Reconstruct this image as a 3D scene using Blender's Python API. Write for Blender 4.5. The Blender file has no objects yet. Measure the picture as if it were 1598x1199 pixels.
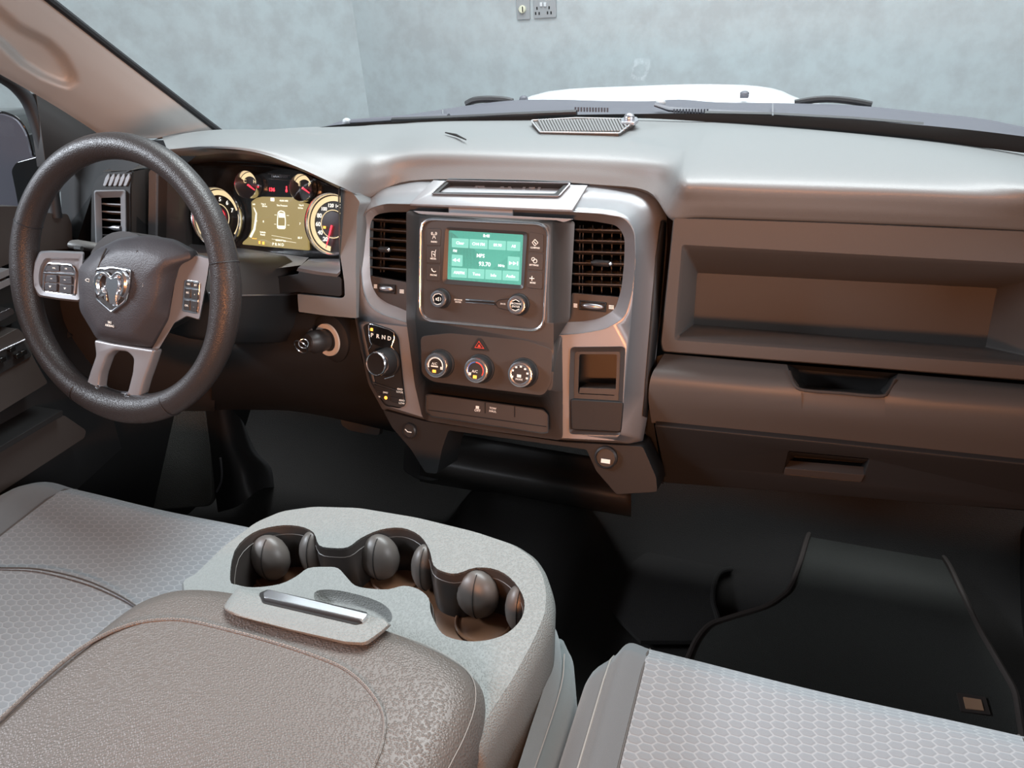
import bpy, bmesh, math, random
from mathutils import Vector, Matrix
random.seed(4)
PI = math.pi
SC = bpy.context.scene
COL = SC.collection

# ------------------------------------------------------------------ camera
FPX = 1190.0
CAM = Vector((0.400, 0.0, 1.210))
RIGHT = Vector((0.940, 0.337, -0.062)); UPV = Vector((-0.121, 0.497, 0.859)); BACK = Vector((0.320, -0.800, 0.508))
RIGHT.normalize(); BACK = (BACK - RIGHT * BACK.dot(RIGHT)).normalized(); UPV = BACK.cross(RIGHT)
cam = bpy.data.objects.new('camera', bpy.data.cameras.new('camera'))
cam.data.sensor_width = 36.0
cam.data.lens = FPX / 1598.0 * 36.0
cam.data.clip_start = 0.02
cam.matrix_world = Matrix(((RIGHT.x, UPV.x, BACK.x, CAM.x), (RIGHT.y, UPV.y, BACK.y, CAM.y), (RIGHT.z, UPV.z, BACK.z, CAM.z), (0, 0, 0, 1)))
COL.objects.link(cam)
SC.camera = cam

# ------------------------------------------------------------------ light
SC.view_settings.view_transform = 'Standard'
SC.view_settings.look = 'None'
SC.view_settings.gamma = 1.0
SC.view_settings.use_curve_mapping = False
SC.view_settings.exposure = 0.0
wd = bpy.data.worlds.new('garage_air'); SC.world = wd; wd.use_nodes = True
wd.node_tree.nodes['Background'].inputs[0].default_value = (0.80, 0.90, 1.0, 1)
wd.node_tree.nodes['Background'].inputs[1].default_value = 0.12

def area(name, loc, target, sx, sy, power, col, spread=180):
    l = bpy.data.lights.new(name, 'AREA'); l.shape = 'RECTANGLE'; l.size = sx; l.size_y = sy; l.energy = power; l.color = col; l.spread = math.radians(spread)
    o = bpy.data.objects.new(name, l); COL.objects.link(o); o.location = loc
    o.rotation_euler = (Vector(target) - Vector(loc)).to_track_quat('-Z', 'Y').to_euler()
    return o
area('ceiling_softbox', (0.3, 1.75, 3.1), (0.1, .9, 0.7), 2.6, 1.0, 185, (0.90, 0.97, 1.0))
area('wall_washer', (0.5, 3.4, 3.2), (0.4, 4.9, 1.0), 6.0, 0.6, 105, (0.88, 0.96, 1.0))
area('left_tube', (-2.2, -0.2, 2.1), (-0.35, 0.55, 0.6), 1.4, 0.4, 95, (0.84, 0.91, 1.0))
area('right_tube', (2.3, -0.3, 1.55), (-0.1, 0.85, 0.95), 1.3, 0.5, 42, (0.95, 0.96, 1.0))
area('warm_cabin_lamp', (0.35, -0.95, 1.16), (0.10, 1.0, 0.90), 0.5, 0.12, 6.0, (1.0, 0.38, 0.15), 80)

# ------------------------------------------------------------------ picture-to-place geometry
def ray(px, py):
    return RIGHT * ((px - 799.0) / FPX) + UPV * ((599.5 - py) / FPX) - BACK
def U(px, py, X=None, Y=None, Z=None):
    r = ray(px, py)
    if Y is not None: t = (Y - CAM.y) / r.y
    elif Z is not None: t = (Z - CAM.z) / r.z
    else: t = (X - CAM.x) / r.x
    return CAM + r * t

class Fr:
    """a flat working frame: origin, u right, v up, n towards the cabin"""
    def __init__(s, o, u, n):
        s.o = Vector(o); s.n = Vector(n).normalized(); u = Vector(u); s.u = (u - s.n * u.dot(s.n)).normalized(); s.v = s.n.cross(s.u)
    def uv(s, px, py, h=0.0):
        r = ray(px, py); t = (h - (CAM - s.o).dot(s.n)) / r.dot(s.n); p = CAM + r * t - s.o
        return (p.dot(s.u), p.dot(s.v))
    def loc(s, a, b, h=0.0): return s.o + s.u * a + s.v * b + s.n * h
    def pt(s, px, py, h=0.0): return s.loc(*s.uv(px, py, h), h)
    def m(s, h=0.0): return Matrix(((s.u.x, s.v.x, s.n.x, 0), (s.u.y, s.v.y, s.n.y, 0), (s.u.z, s.v.z, s.n.z, 0), (0, 0, 0, 1)))
def fr3(a, b, c):
    a, b, c = Vector(a), Vector(b), Vector(c); n = (b - a).cross(c - a)
    if n.dot(CAM - a) < 0: n = -n
    return Fr(a, b - a, n)

def fillet(pts, r, seg=5):
    n = len(pts); rs = r if isinstance(r, (list, tuple)) else [r] * n; out = []
    for i in range(n):
        p = Vector(pts[i]); a = Vector(pts[i - 1]); b = Vector(pts[(i + 1) % n]); da = a - p; db = b - p
        la, lb = da.length, db.length
        k = min(rs[i], la * .49, lb * .49)
        p0 = p + da / la * k; p1 = p + db / lb * k
        for j in range(seg + 1):
            t = j / seg; out.append(tuple(p0 * (1 - t) ** 2 + p * 2 * t * (1 - t) + p1 * t * t))
    return out
def _cr(a, b, c, d, t):
    return 0.5 * ((2 * b) + (c - a) * t + (2 * a - 5 * b + 4 * c - d) * t * t + (3 * b - a - 3 * c + d) * t ** 3)
def crc(pts, k=4):
    P = [Vector(p) for p in pts]; n = len(P)
    return [tuple(_cr(P[i - 1], P[i], P[(i + 1) % n], P[(i + 2) % n], j / k)) for i in range(n) for j in range(k)]
def cro(pts, k=4):
    P = [Vector(p) for p in pts]; n = len(P); out = []
    for i in range(n - 1):
        a = P[i - 1] if i else P[0] * 2 - P[1]; d = P[i + 2] if i + 2 < n else P[-1] * 2 - P[-2]
        out += [_cr(a, P[i], P[i + 1], d, j / k) for j in range(k)]
    return out + [P[-1]]

class MB:
    def __init__(s): s.v = []; s.f = []
    def add(s, vs, fs):
        b = len(s.v); s.v += [Vector(x) for x in vs]; s.f += [tuple(b + i for i in f) for f in fs]; return s
    def loft(s, loops, closed=True, cap0=False, cap1=False):
        n = len(loops[0]); vs = [p for l in loops for p in l]; fs = []
        for i in range(len(loops) - 1):
            for j in range(n if closed else n - 1):
                a = i * n + j; b = i * n + (j + 1) % n; fs.append((a, b, b + n, a + n))
        if cap0: fs.append(tuple(range(n))[::-1])
        if cap1: fs.append(tuple((len(loops) - 1) * n + j for j in range(n)))
        return s.add(vs, fs)
    def grid(s, g): return s.loft(g, closed=False)
    def surf(s, g, ku=4, kv=4):
        rows = [cro(r, ku) for r in g]; cols = [cro([r[j] for r in rows], kv) for j in range(len(rows[0]))]
        return s.grid([[c[i] for c in cols] for i in range(len(cols[0]))])
    def box(s, c, d, F=None):
        c = Vector(c); vs = []
        for z in (-1, 1):
            for y in (-1, 1):
                for x in (-1, 1):
                    q = (x * d[0] / 2, y * d[1] / 2, z * d[2] / 2)
                    vs.append(c + Vector(q) if F is None else c + F.u * q[0] + F.v * q[1] + F.n * q[2])
        return s.add(vs, [(0, 2, 3, 1), (4, 5, 7, 6), (0, 1, 5, 4), (2, 6, 7, 3), (0, 4, 6, 2), (1, 3, 7, 5)])
    def prism(s, F, px, h0, h1, r=0, seg=4, cap0=True, cap1=True, taper=0.0):
        """outline given as seen at height h1; runs straight down to h0"""
        q = fillet(px, r, seg) if r else px
        uv = [F.uv(x, y, h1) for x, y in q]
        cx = sum(a for a, b in uv) / len(uv); cy = sum(b for a, b in uv) / len(uv)
        lo = [F.loc(cx + (a - cx) * (1 + taper), cy + (b - cy) * (1 + taper), h0) for a, b in uv]; hi = [F.loc(a, b, h1) for a, b in uv]
        return s.loft([lo, hi], True, cap0, cap1)
    def rev(s, c, F, prof, seg=40, cap=True, sq=None):
        loops = []
        for r, h in prof:
            loops.append([Vector(c) + F.u * (r * math.cos(2 * PI * k / seg)) + F.v * (r * math.sin(2 * PI * k / seg)) + F.n * h for k in range(seg)])
        return s.loft(loops, True, False, cap)
    def tube(s, path, r, seg=10, closed=False, caps=True, flat=1.0, up=None):
        P = [Vector(p) for p in path]; n = len(P); loops = []; rs = r if isinstance(r, (list, tuple)) else [r] * n
        for i in range(n):
            a = P[i - 1] if (i or closed) else P[0]; b = P[(i + 1) % n] if (i < n - 1 or closed) else P[-1]
            t = (b - a).normalized()
            if i == 0:
                ref = Vector(up) if up is not None else (Vector((0, 0, 1)) if abs(t.z) < .9 else Vector((1, 0, 0)))
            e = (ref - t * ref.dot(t)).normalized()
            if up is None: ref = e
            g = t.cross(e)
            loops.append([P[i] + e * (rs[i] * flat * math.cos(2 * PI * k / seg)) + g * (rs[i] * math.sin(2 * PI * k / seg)) for k in range(seg)])
        if closed: loops.append(loops[0])
        return s.loft(loops, True, caps and not closed, caps and not closed)
    def ell(s, c, ax, n=12, m=16):
        c = Vector(c); ax = [Vector(a) for a in ax]; loops = []
        for i in range(n + 1):
            t = PI * i / n; st = max(math.sin(t), 1e-3)
            loops.append([c + ax[0] * (st * math.cos(2 * PI * k / m)) + ax[1] * (st * math.sin(2 * PI * k / m)) + ax[2] * math.cos(t) for k in range(m)])
        return s.loft(loops, True, True, True)
    def plate(s, F, loops, h1, thick, bev=0.0, px=True, hpx=None):
        """flat plate with holes; loops[0] is the outline; front face at h1"""
        cu = bpy.data.curves.new('tmp', 'CURVE'); cu.dimensions = '2D'; cu.fill_mode = 'BOTH'
        cu.extrude = max(thick / 2 - bev, 1e-5); cu.bevel_depth = bev; cu.bevel_resolution = 2; cu.offset = -bev
        for l in loops:
            uv = [F.uv(x, y, h1 if hpx is None else hpx) for x, y in l] if px else l
            sp = cu.splines.new('POLY'); sp.points.add(len(uv) - 1); sp.use_cyclic_u = True
            for i, (a, b) in enumerate(uv): sp.points[i].co = (a, b, 0, 1)
        return s._take(cu, F, h1 - thick / 2, 0, 0)
    def _take(s, cu, F, h, du, dv, sx=1.0):
        o = bpy.data.objects.new('tmp', cu); me = o.to_mesh()
        s.add([F.loc(du + v.co.x * sx, dv + v.co.y, h + v.co.z) for v in me.vertices], [tuple(p.vertices) for p in me.polygons])
        o.to_mesh_clear(); bpy.data.objects.remove(o); bpy.data.curves.remove(cu)
        return s
    def text(s, F, body, px, py, size, h=0.0, sx=1.0, ext=0.0002, rot=0.0, bold=0.0):
        """size in pixels of letter height"""
        a0 = F.uv(px, py - size * .5, h); a1 = F.uv(px, py + size * .5, h); c = F.uv(px, py, h)
        hh = math.hypot(a0[0] - a1[0], a0[1] - a1[1])
        cu = bpy.data.curves.new('tmp', 'FONT'); cu.body = body; cu.size = hh / .70; cu.extrude = ext; cu.align_x = 'CENTER'; cu.align_y = 'CENTER'; cu.resolution_u = 2
        cu.offset = bold * hh
        F2 = F
        if rot:
            F2 = Fr(F.loc(*c, 0), F.u * math.cos(rot) + F.v * math.sin(rot), F.n); return s._take(cu, F2, h, 0, 0, sx)
        return s._take(cu, F2, h, c[0], c[1], sx)

def rootloc(o):
    while o.parent: o = o.parent
    return Vector(o.location)
def obj(name, mb, m, parent=None, bev=0.0, smooth=True, sub=0, sharp=40, bseg=2, loc=None, label=None, solid=0.0):
    me = bpy.data.meshes.new(name); base = rootloc(parent) if parent else (Vector(loc) if loc is not None else Vector((0, 0, 0)))
    if parent is None and loc is None:
        xs = [v.x for v in mb.v]; ys = [v.y for v in mb.v]; zs = [v.z for v in mb.v]
        base = Vector(((min(xs) + max(xs)) / 2, (min(ys) + max(ys)) / 2, min(zs)))
    me.from_pydata([v - base for v in mb.v], [], mb.f)
    bm = bmesh.new(); bm.from_mesh(me)
    bmesh.ops.remove_doubles(bm, verts=bm.verts, dist=1e-6)
    bmesh.ops.recalc_face_normals(bm, faces=bm.faces); bm.to_mesh(me); bm.free()
    me.materials.append(m)
    if smooth:
        me.shade_smooth()
        if not bev: me.set_sharp_from_angle(angle=math.radians(sharp))
    o = bpy.data.objects.new(name, me); COL.objects.link(o)
    if parent: o.parent = parent
    else: o.location = base
    if solid:
        md = o.modifiers.new('thickness', 'SOLIDIFY'); md.thickness = solid; md.offset = -1
    if sub:
        md = o.modifiers.new('smooth', 'SUBSURF'); md.levels = md.render_levels = sub
    if bev:
        md = o.modifiers.new('edge', 'BEVEL'); md.width = bev; md.segments = bseg; md.limit_method = 'ANGLE'; md.angle_limit = math.radians(35); md.harden_normals = True
    if label: o['label'] = label
    return o
def thing(name, label, cat, loc, group=None):
    o = bpy.data.objects.new(name, None); COL.objects.link(o); o.location = loc; o.empty_display_size = .05
    o['label'] = label; o['category'] = cat
    if group: o['group'] = group
    return o
def tag(o, label, cat, group=None):
    o['label'] = label; o['category'] = cat
    if group: o['group'] = group
    return o
def struct(o): o['kind'] = 'structure'; return o

# ------------------------------------------------------------------ materials
class N:
    """tiny expression helper for shader maths"""
    def __init__(s, t, sock): s.t = t; s.s = sock
    def _m(s, op, *a):
        n = s.t.nodes.new('ShaderNodeMath'); n.operation = op
        for i, x in enumerate((s,) + a):
            if isinstance(x, N): s.t.links.new(x.s, n.inputs[i])
            else: n.inputs[i].default_value = x
        return N(s.t, n.outputs[0])
    def __add__(s, o): return s._m('ADD', o)
    def __sub__(s, o): return s._m('SUBTRACT', o)
    def __mul__(s, o): return s._m('MULTIPLY', o)
    def fl(s): return s._m('FLOOR')
    def abs(s): return s._m('ABSOLUTE')
    def mx(s, o): return s._m('MAXIMUM', o)
    def lt(s, o): return s._m('LESS_THAN', o)
    def fr(s): return s._m('FRACT')
def mat(name, col, rough=.5, metal=0.0, spec=.5, grain=None, emit=None, estr=1.0, coat=0.0, mottle=None, sheen=0.0):
    m = bpy.data.materials.new(name); m.use_nodes = True; t = m.node_tree; b = t.nodes['Principled BSDF']
    b.inputs['Base Color'].default_value = (*col, 1); b.inputs['Roughness'].default_value = rough; b.inputs['Metallic'].default_value = metal
    b.inputs['Specular IOR Level'].default_value = spec; b.inputs['Coat Weight'].default_value = coat; b.inputs['Coat Roughness'].default_value = .08
    b.inputs['Sheen Weight'].default_value = sheen
    if emit: b.inputs['Emission Color'].default_value = (*emit, 1); b.inputs['Emission Strength'].default_value = estr
    tc = t.nodes.new('ShaderNodeTexCoord')
    if grain:
        kind, scale, strength, dist = grain
        if kind == 'voronoi':
            tx = t.nodes.new('ShaderNodeTexVoronoi'); tx.feature = 'F1'; out = tx.outputs['Distance']
            nz = t.nodes.new('ShaderNodeTexNoise'); nz.inputs['Scale'].default_value = scale * .6
            t.links.new(tc.outputs['Object'], nz.inputs['Vector'])
            mx = t.nodes.new('ShaderNodeVectorMath'); mx.operation = 'MULTIPLY_ADD'; mx.inputs[1].default_value = (.0004, .0004, .0004)
            t.links.new(nz.outputs['Color'], mx.inputs[0]); t.links.new(tc.outputs['Object'], mx.inputs[2]); t.links.new(mx.outputs[0], tx.inputs['Vector'])
            mr = t.nodes.new('ShaderNodeMapRange'); mr.inputs[2].default_value = .62; mr.inputs[3].default_value = 1.0; mr.inputs[4].default_value = 0.0; t.links.new(out, mr.inputs[0]); out = mr.outputs[0]
        else:
            tx = t.nodes.new('ShaderNodeTexNoise'); tx.inputs['Detail'].default_value = 3; out = tx.outputs['Fac']; t.links.new(tc.outputs['Object'], tx.inputs['Vector'])
        tx.inputs['Scale'].default_value = scale
        bp = t.nodes.new('ShaderNodeBump'); bp.inputs['Strength'].default_value = strength; bp.inputs['Distance'].default_value = dist
        t.links.new(out, bp.inputs['Height']); t.links.new(bp.outputs[0], b.inputs['Normal'])
    if mottle:
        sc, c2, lo, hi = mottle
        nz = t.nodes.new('ShaderNodeTexNoise'); nz.inputs['Scale'].default_value = sc; nz.inputs['Detail'].default_value = 7; nz.inputs['Roughness'].default_value = .62
        t.links.new(tc.outputs['Object'], nz.inputs['Vector'])
        rp = t.nodes.new('ShaderNodeValToRGB'); rp.color_ramp.elements[0].position = lo; rp.color_ramp.elements[1].position = hi
        rp.color_ramp.elements[0].color = (*c2, 1); rp.color_ramp.elements[1].color = (*col, 1)
        t.links.new(nz.outputs['Fac'], rp.inputs[0]); t.links.new(rp.outputs[0], b.inputs['Base Color'])
    return m
def hexmat(name, base, line, px=.0160, py=.0092):
    m = mat(name, base, .85, sheen=.3); t = m.node_tree; b = t.nodes['Principled BSDF']
    tc = [n for n in t.nodes if n.type == 'TEX_COORD'][0]; sp = t.nodes.new('ShaderNodeSeparateXYZ'); t.links.new(tc.outputs['Object'], sp.inputs[0])
    X = N(t, sp.outputs[0]); Y = N(t, sp.outputs[1]); Z = N(t, sp.outputs[2])
    a = (Y - Z) * (1 / py); c = X * (1 / px)          # a: period 1, c: period 1.732
    def cell(a, c):
        ga = a.fr() - .5; gc = (c * (1 / 1.732)).fr() * 1.732 - .866
        return ga, gc
    a1, c1 = cell(a, c); a2, c2 = cell(a + .5, c + .866)
    d1 = a1 * a1 + c1 * c1; d2 = a2 * a2 + c2 * c2; w = d1.lt(d2)
    iw = w * -1.0 + 1.0
    ga = (a1 * w + a2 * iw).abs(); gc = (c1 * w + c2 * iw).abs()
    hd = ga.mx(ga * .5 + gc * .866)                      # 0 centre .. .5 edge
    mr = t.nodes.new('ShaderNodeMapRange'); mr.inputs[1].default_value = .41; mr.inputs[2].default_value = .48; t.links.new(hd.s, mr.inputs[0])
    mr2 = t.nodes.new('ShaderNodeMapRange'); mr2.inputs[1].default_value = .30; mr2.inputs[2].default_value = .45; t.links.new(hd.s, mr2.inputs[0])
    nz = t.nodes.new('ShaderNodeTexNoise'); nz.inputs['Scale'].default_value = 900; t.links.new(tc.outputs['Object'], nz.inputs['Vector'])
    mx = t.nodes.new('ShaderNodeMix'); mx.data_type = 'RGBA'; mx.inputs['A'].default_value = (*base, 1); mx.inputs['B'].default_value = (*line, 1)
    t.links.new(mr.outputs[0], mx.inputs['Factor']); t.links.new(mx.outputs['Result'], b.inputs['Base Color'])
    bp = t.nodes.new('ShaderNodeBump'); bp.inputs['Strength'].default_value = .5; bp.inputs['Distance'].default_value = .0012
    t.links.new((N(t, mr2.outputs[0]) * -.6 + N(t, nz.outputs['Fac']) * .4).s, bp.inputs['Height']); t.links.new(bp.outputs[0], b.inputs['Normal'])
    return m
def glass(name, tint, refl=.03):
    m = bpy.data.materials.new(name); m.use_nodes = True; t = m.node_tree; t.nodes.remove(t.nodes['Principled BSDF'])
    tr = t.nodes.new('ShaderNodeBsdfTransparent'); tr.inputs[0].default_value = (*tint, 1); gl = t.nodes.new('ShaderNodeBsdfGlossy'); gl.inputs['Roughness'].default_value = .02
    mx = t.nodes.new('ShaderNodeMixShader'); mx.inputs[0].default_value = refl
    t.links.new(tr.outputs[0], mx.inputs[1]); t.links.new(gl.outputs[0], mx.inputs[2]); t.links.new(mx.outputs[0], t.nodes['Material Output'].inputs[0])
    return m

M = {}
M['pad'] = mat('dash_vinyl', (.18, .185, .186), .44, grain=('noise', 900, .35, .0006))
M['panel'] = mat('charcoal_plastic', (.048, .042, .039), .44, spec=.4, grain=('noise', 1100, .25, .0004))
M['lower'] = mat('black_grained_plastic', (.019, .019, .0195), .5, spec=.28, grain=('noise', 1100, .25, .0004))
M['shelf'] = mat('grey_grained_plastic', (.080, .074, .070), .46, grain=('noise', 1100, .25, .0004))
M['dark'] = mat('satin_black_plastic', (.028, .027, .027), .42)
M['void'] = mat('vent_black', (.004, .004, .004), .8)
M['gloss'] = mat('gloss_black', (.008, .008, .008), .12, coat=.5)
M['silver'] = mat('graphite_silver_paint', (.25, .25, .26), .42, metal=.35, coat=.1)
M['chrome'] = mat('chrome', (.85, .86, .89), .20, metal=1.0)
M['satin'] = mat('satin_metal', (.55, .55, .58), .28, metal=.9)
M['leather'] = mat('brown_grey_leather', (.102, .086, .076), .45, grain=('voronoi', 420, .55, .0012))
M['rim'] = mat('wheel_leather', (.030, .027, .027), .38, spec=.4, grain=('voronoi', 650, .35, .0007))
M['airbag'] = mat('airbag_vinyl', (.045, .043, .048), .5, spec=.4, grain=('voronoi', 500, .35, .0005))
M['tray'] = mat('console_grained_plastic', (.175, .180, .172), .6, grain=('voronoi', 520, .55, .0012))
M['well'] = mat('cup_well_plastic', (.028, .024, .022), .35)
M['rubber'] = mat('soft_rubber', (.085, .075, .068), .42)
M['wellfloor'] = mat('brown_rubber_mat', (.16, .08, .045), .3)
M['hex'] = hexmat('hex_woven_cloth', (.185, .19, .20), (.262, .264, .27))
M['cloth'] = mat('charcoal_cloth', (.115, .12, .125), .9, grain=('noise', 1500, .6, .0006), sheen=.3)
M['cloth_side'] = mat('slate_cloth', (.11, .135, .138), .9, grain=('noise', 1500, .6, .0006), sheen=.3)
M['thread'] = mat('stitching', (.24, .225, .21), .7)
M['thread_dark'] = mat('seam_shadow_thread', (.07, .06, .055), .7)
M['beige'] = mat('beige_trim', (.50, .50, .485), .6, grain=('noise', 1200, .15, .0003))
M['seal'] = mat('rubber_seal', (.01, .01, .012), .6)
M['carpet'] = mat('black_carpet', (.020, .018, .017), .95, grain=('noise', 700, .8, .003))
M['mat'] = mat('floor_mat_pile', (.040, .041, .037), .95, grain=('noise', 600, .8, .003))
M['pipe'] = mat('mat_piping', (.05, .04, .036), .6)
M['cowl'] = mat('cowl_plastic', (.075, .075, .09), .55)
M['white_paint'] = mat('white_car_paint', (.82, .83, .84), .25, coat=.6)
M['mirror_glass'] = mat('mirror_glass', (.25, .24, .28), .1, metal=.7)
M['wall'] = mat('plaster', (.50, .55, .56), .85, mottle=(7.5, (.44, .465, .472), .36, .62), grain=('noise', 14, .25, .006))
M['grey_plate'] = mat('grey_plastic_plate', (.36, .37, .38), .4)
M['white'] = mat('print_white', (.75, .72, .66), .5, emit=(.9, .85, .75), estr=.25)
M['red'] = mat('red_print', (.5, .03, .02), .4, emit=(1, .1, .05), estr=.5)
M['blue'] = mat('blue_print', (.1, .2, .6), .4)
M['amber'] = mat('amber_light', (1, .45, .05), .4, emit=(1.0, .36, .05), estr=2.2)
M['scr'] = mat('radio_screen', (.02, .05, .04), .2, emit=(.14, .52, .40), estr=1.0)
M['scr_btn'] = mat('radio_screen_button', (.02, .05, .04), .2, emit=(.30, .76, .62), estr=1.0)
M['scr_txt'] = mat('radio_screen_text', (.1, .1, .1), .4, emit=(.85, 1.0, .95), estr=1.6)
M['disp'] = mat('cluster_screen', (.05, .04, .02), .3, emit=(.46, .34, .12), estr=.85)
M['disp_txt'] = mat('cluster_screen_text', (.1, .1, .1), .4, emit=(1, .95, .75), estr=1.5)
M['cream'] = mat('gauge_cream_band', (.2, .18, .1), .4, emit=(1.0, .78, .45), estr=1.1)
M['gtxt'] = mat('gauge_numerals', (.2, .2, .2), .4, emit=(1, .93, .8), estr=1.6)
M['gred'] = mat('red_led', (.3, 0, 0), .4, emit=(1.0, .03, .05), estr=4)
M['gface'] = mat('gauge_face', (.015, .013, .014), .4)
M['ghub'] = mat('gauge_hub', (.05, .045, .055), .3)
M['tan'] = mat('tan_badge', (.45, .27, .17), .6)
M['glass'] = glass('windshield_glass', (.97, .985, .98), .018)
M['gglass'] = glass('gauge_lens', (.97, .97, .97), .04)

# ================================================================== the garage
WL = Fr((0, 4.8, 0), (1, 0, 0), (0, -1, 0))
corner = WL.pt(567, 120)
mb = MB(); mb.box((corner.x + 4.0, 4.86, 1.3), (8.0, .12, 4.2)); struct(obj('wall_back', mb, M['wall']))
a = Vector((corner.x, 4.8, 0)); d = Vector((-2.6, -2.9, 0)).normalized(); nn = Vector((-d.y, d.x, 0)) * -1
q = a + d * 5.0
mb = MB(); mb.loft([[Vector((p.x, p.y, z)) for p in (a, q, q - nn * .12 * (1 if nn.y < 0 else -1) + Vector((-.05, .1, 0)), a + Vector((-.05, .12, 0)))] for z in (-.8, 3.4)], True, True, True)
struct(obj('wall_left', mb, M['wall']))
mb = MB(); mb.box((0, 2.5, -.75), (14, 9, .1)); struct(obj('floor', mb, mat('garage_floor', (.22, .23, .24), .4)))
# wall fittings
t = thing('wall_socket', 'grey double power socket on the plaster wall, right of the small switch plate', 'socket', WL.pt(850, 30))
mb = MB(); mb.prism(WL, [(832, -14), (867, -15), (868, 27), (833, 29)], 0, .012, 1.5); obj('socket_plate', mb, M['grey_plate'], t, bev=.002)
for x in (844.5, 850.5):
    mb = MB(); mb.box(WL.pt(x, 7, .016), (.016, .022, .01), WL); obj('rocker_switch', mb, mat('rocker_white', (.7, .72, .74), .4), t, bev=.002)
for x, y in ((838, 13), (836, 21), (841.5, 21), (857, 12), (854.5, 20), (860, 20)): mb = MB(); mb.box(WL.pt(x, y, .012), (.008, .016, .003), WL); obj('socket_hole', mb, M['void'], t)
t = thing('switch_plate', 'narrow grey plate with a round pale button on the plaster wall, left of the socket', 'switch', WL.pt(815, 30))
mb = MB(); mb.prism(WL, [(805, -14), (826, -14), (827, 30), (807, 31)], 0, .012, 1.5); obj('switch_cover', mb, M['grey_plate'], t, bev=.002)
mb = MB(); mb.rev(WL.pt(815.5, 14.5, .012), WL, [(.022, 0), (.022, .012), (.017, .018), (0.002, .018)], 20); obj('round_button', mb, mat('pale_button', (.8, .78, .6), .4), t)
mb = MB(); mb.box(WL.pt(815.5, 14.5, .031), (.006, .03, .002), WL); obj('button_mark', mb, M['void'], t)

# ================================================================== dashboard
DASH = thing('dashboard', 'dark grey truck dashboard across the cabin with silver centre bezel and open shelf', 'dashboard', (0.0, 1.05, .45))
A0 = [Vector(p) for p in ((-.70, 1.10, .93), (-.64, 1.16, .93), (-.53, 1.19, .93), (-.44, 1.21, .932))] + \
     [U(x, y, Z=.935) for x, y in ((545, 201), (558, 197), (618, 191), (690, 187), (810, 186), (975, 182), (1050, 185), (1095, 187), (1130, 190), (1275, 202), (1445, 219), (1598, 237), (1790, 268))][1:]
def row(l): return [U(x, y, **{k: v * .912 if k == 'Y' else v}) for x, y, k, v in l]
B0 = row([(252, 214, 'Y', 1.15), (330, 203, 'Y', 1.17), (430, 203, 'Y', 1.17), (515, 206, 'Y', 1.2), (565, 206, 'Y', 1.25), (617, 206, 'Y', 1.28), (685, 203, 'Z', .94), (810, 205, 'Z', .94), (960, 208, 'Z', .938), (1040, 218, 'Z', .938), (1085, 216, 'Z', .944), (1123, 208, 'Z', .947), (1265, 210, 'Z', .947), (1440, 229, 'Z', .947), (1598, 265, 'Z', .947), (1790, 325, 'Z', .947)])
C0 = row([(255, 219, 'Y', 1.10), (330, 207, 'Y', 1.12), (415, 207, 'Y', 1.12), (500, 213, 'Y', 1.15), (555, 221, 'Y', 1.15), (607, 219, 'Y', 1.215), (675, 218, 'Z', .942), (800, 218, 'Z', .942), (955, 222, 'Z', .942), (1050, 234, 'Z', .942), (1075, 245, 'Z', .945), (1115, 246, 'Z', .947), (1268, 250, 'Z', .947), (1445, 262, 'Z', .947), (1600, 288, 'Z', .947), (1790, 330, 'Z', .947)])
D0 = row([(258, 226, 'Y', 1.04), (329, 214, 'Y', 1.05), (408, 218, 'Y', 1.05), (485, 228, 'Y', 1.07), (545, 243, 'Y', 1.08), (596, 241, 'Z', .935), (660, 238, 'Z', .936), (800, 239, 'Z', .937), (945, 244, 'Z', .936), (1042, 257, 'Z', .936), (1065, 282, 'Z', .938), (1110, 284, 'Z', .938), (1268, 288, 'Z', .938), (1442, 296, 'Z', .938), (1600, 312, 'Z', .934), (1790, 340, 'Z', .93)])
E0 = row([(260, 232, 'Y', 1.0), (329, 226, 'Y', .995), (402, 231, 'Y', 1.0), (472, 248, 'Y', 1.02), (538, 272, 'Y', 1.04), (583, 274, 'Y', 1.092), (648, 262, 'Y', 1.129), (800, 262, 'Y', 1.131), (935, 268, 'Y', 1.129), (1026, 281, 'Y', 1.106), (1055, 312, 'Y', 1.04), (1105, 316, 'Y', 1.03), (1265, 321, 'Y', 1.03), (1440, 328, 'Y', 1.03), (1598, 338, 'Y', 1.03), (1790, 352, 'Y', 1.03)])
F0 = row([(262, 236, 'Y', 1.0), (330, 231, 'Y', .99), (400, 238, 'Y', .99), (465, 261, 'Y', 1.0), (533, 292, 'Y', 1.02), (573, 306, 'Y', 1.08), (640, 282, 'Y', 1.118), (800, 281, 'Y', 1.12), (930, 288, 'Y', 1.118), (1010, 298, 'Y', 1.10), (1046, 338, 'Y', 1.05), (1100, 338, 'Y', 1.045), (1265, 344, 'Y', 1.045), (1440, 350, 'Y', 1.045), (1598, 358, 'Y', 1.045), (1790, 368, 'Y', 1.045)])
mb = MB(); mb.surf([A0, B0, C0, D0, E0, F0], 6, 6)
# the underside turned back so that the edge has thickness
Fr1 = cro(F0, 6); mb.grid([Fr1, [p + Vector((0, .02, -.012)) for p in Fr1], [p + Vector((0, .05, -.02)) for p in Fr1]])
obj('dash_pad', mb, M['pad'], DASH, sharp=60)

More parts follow.
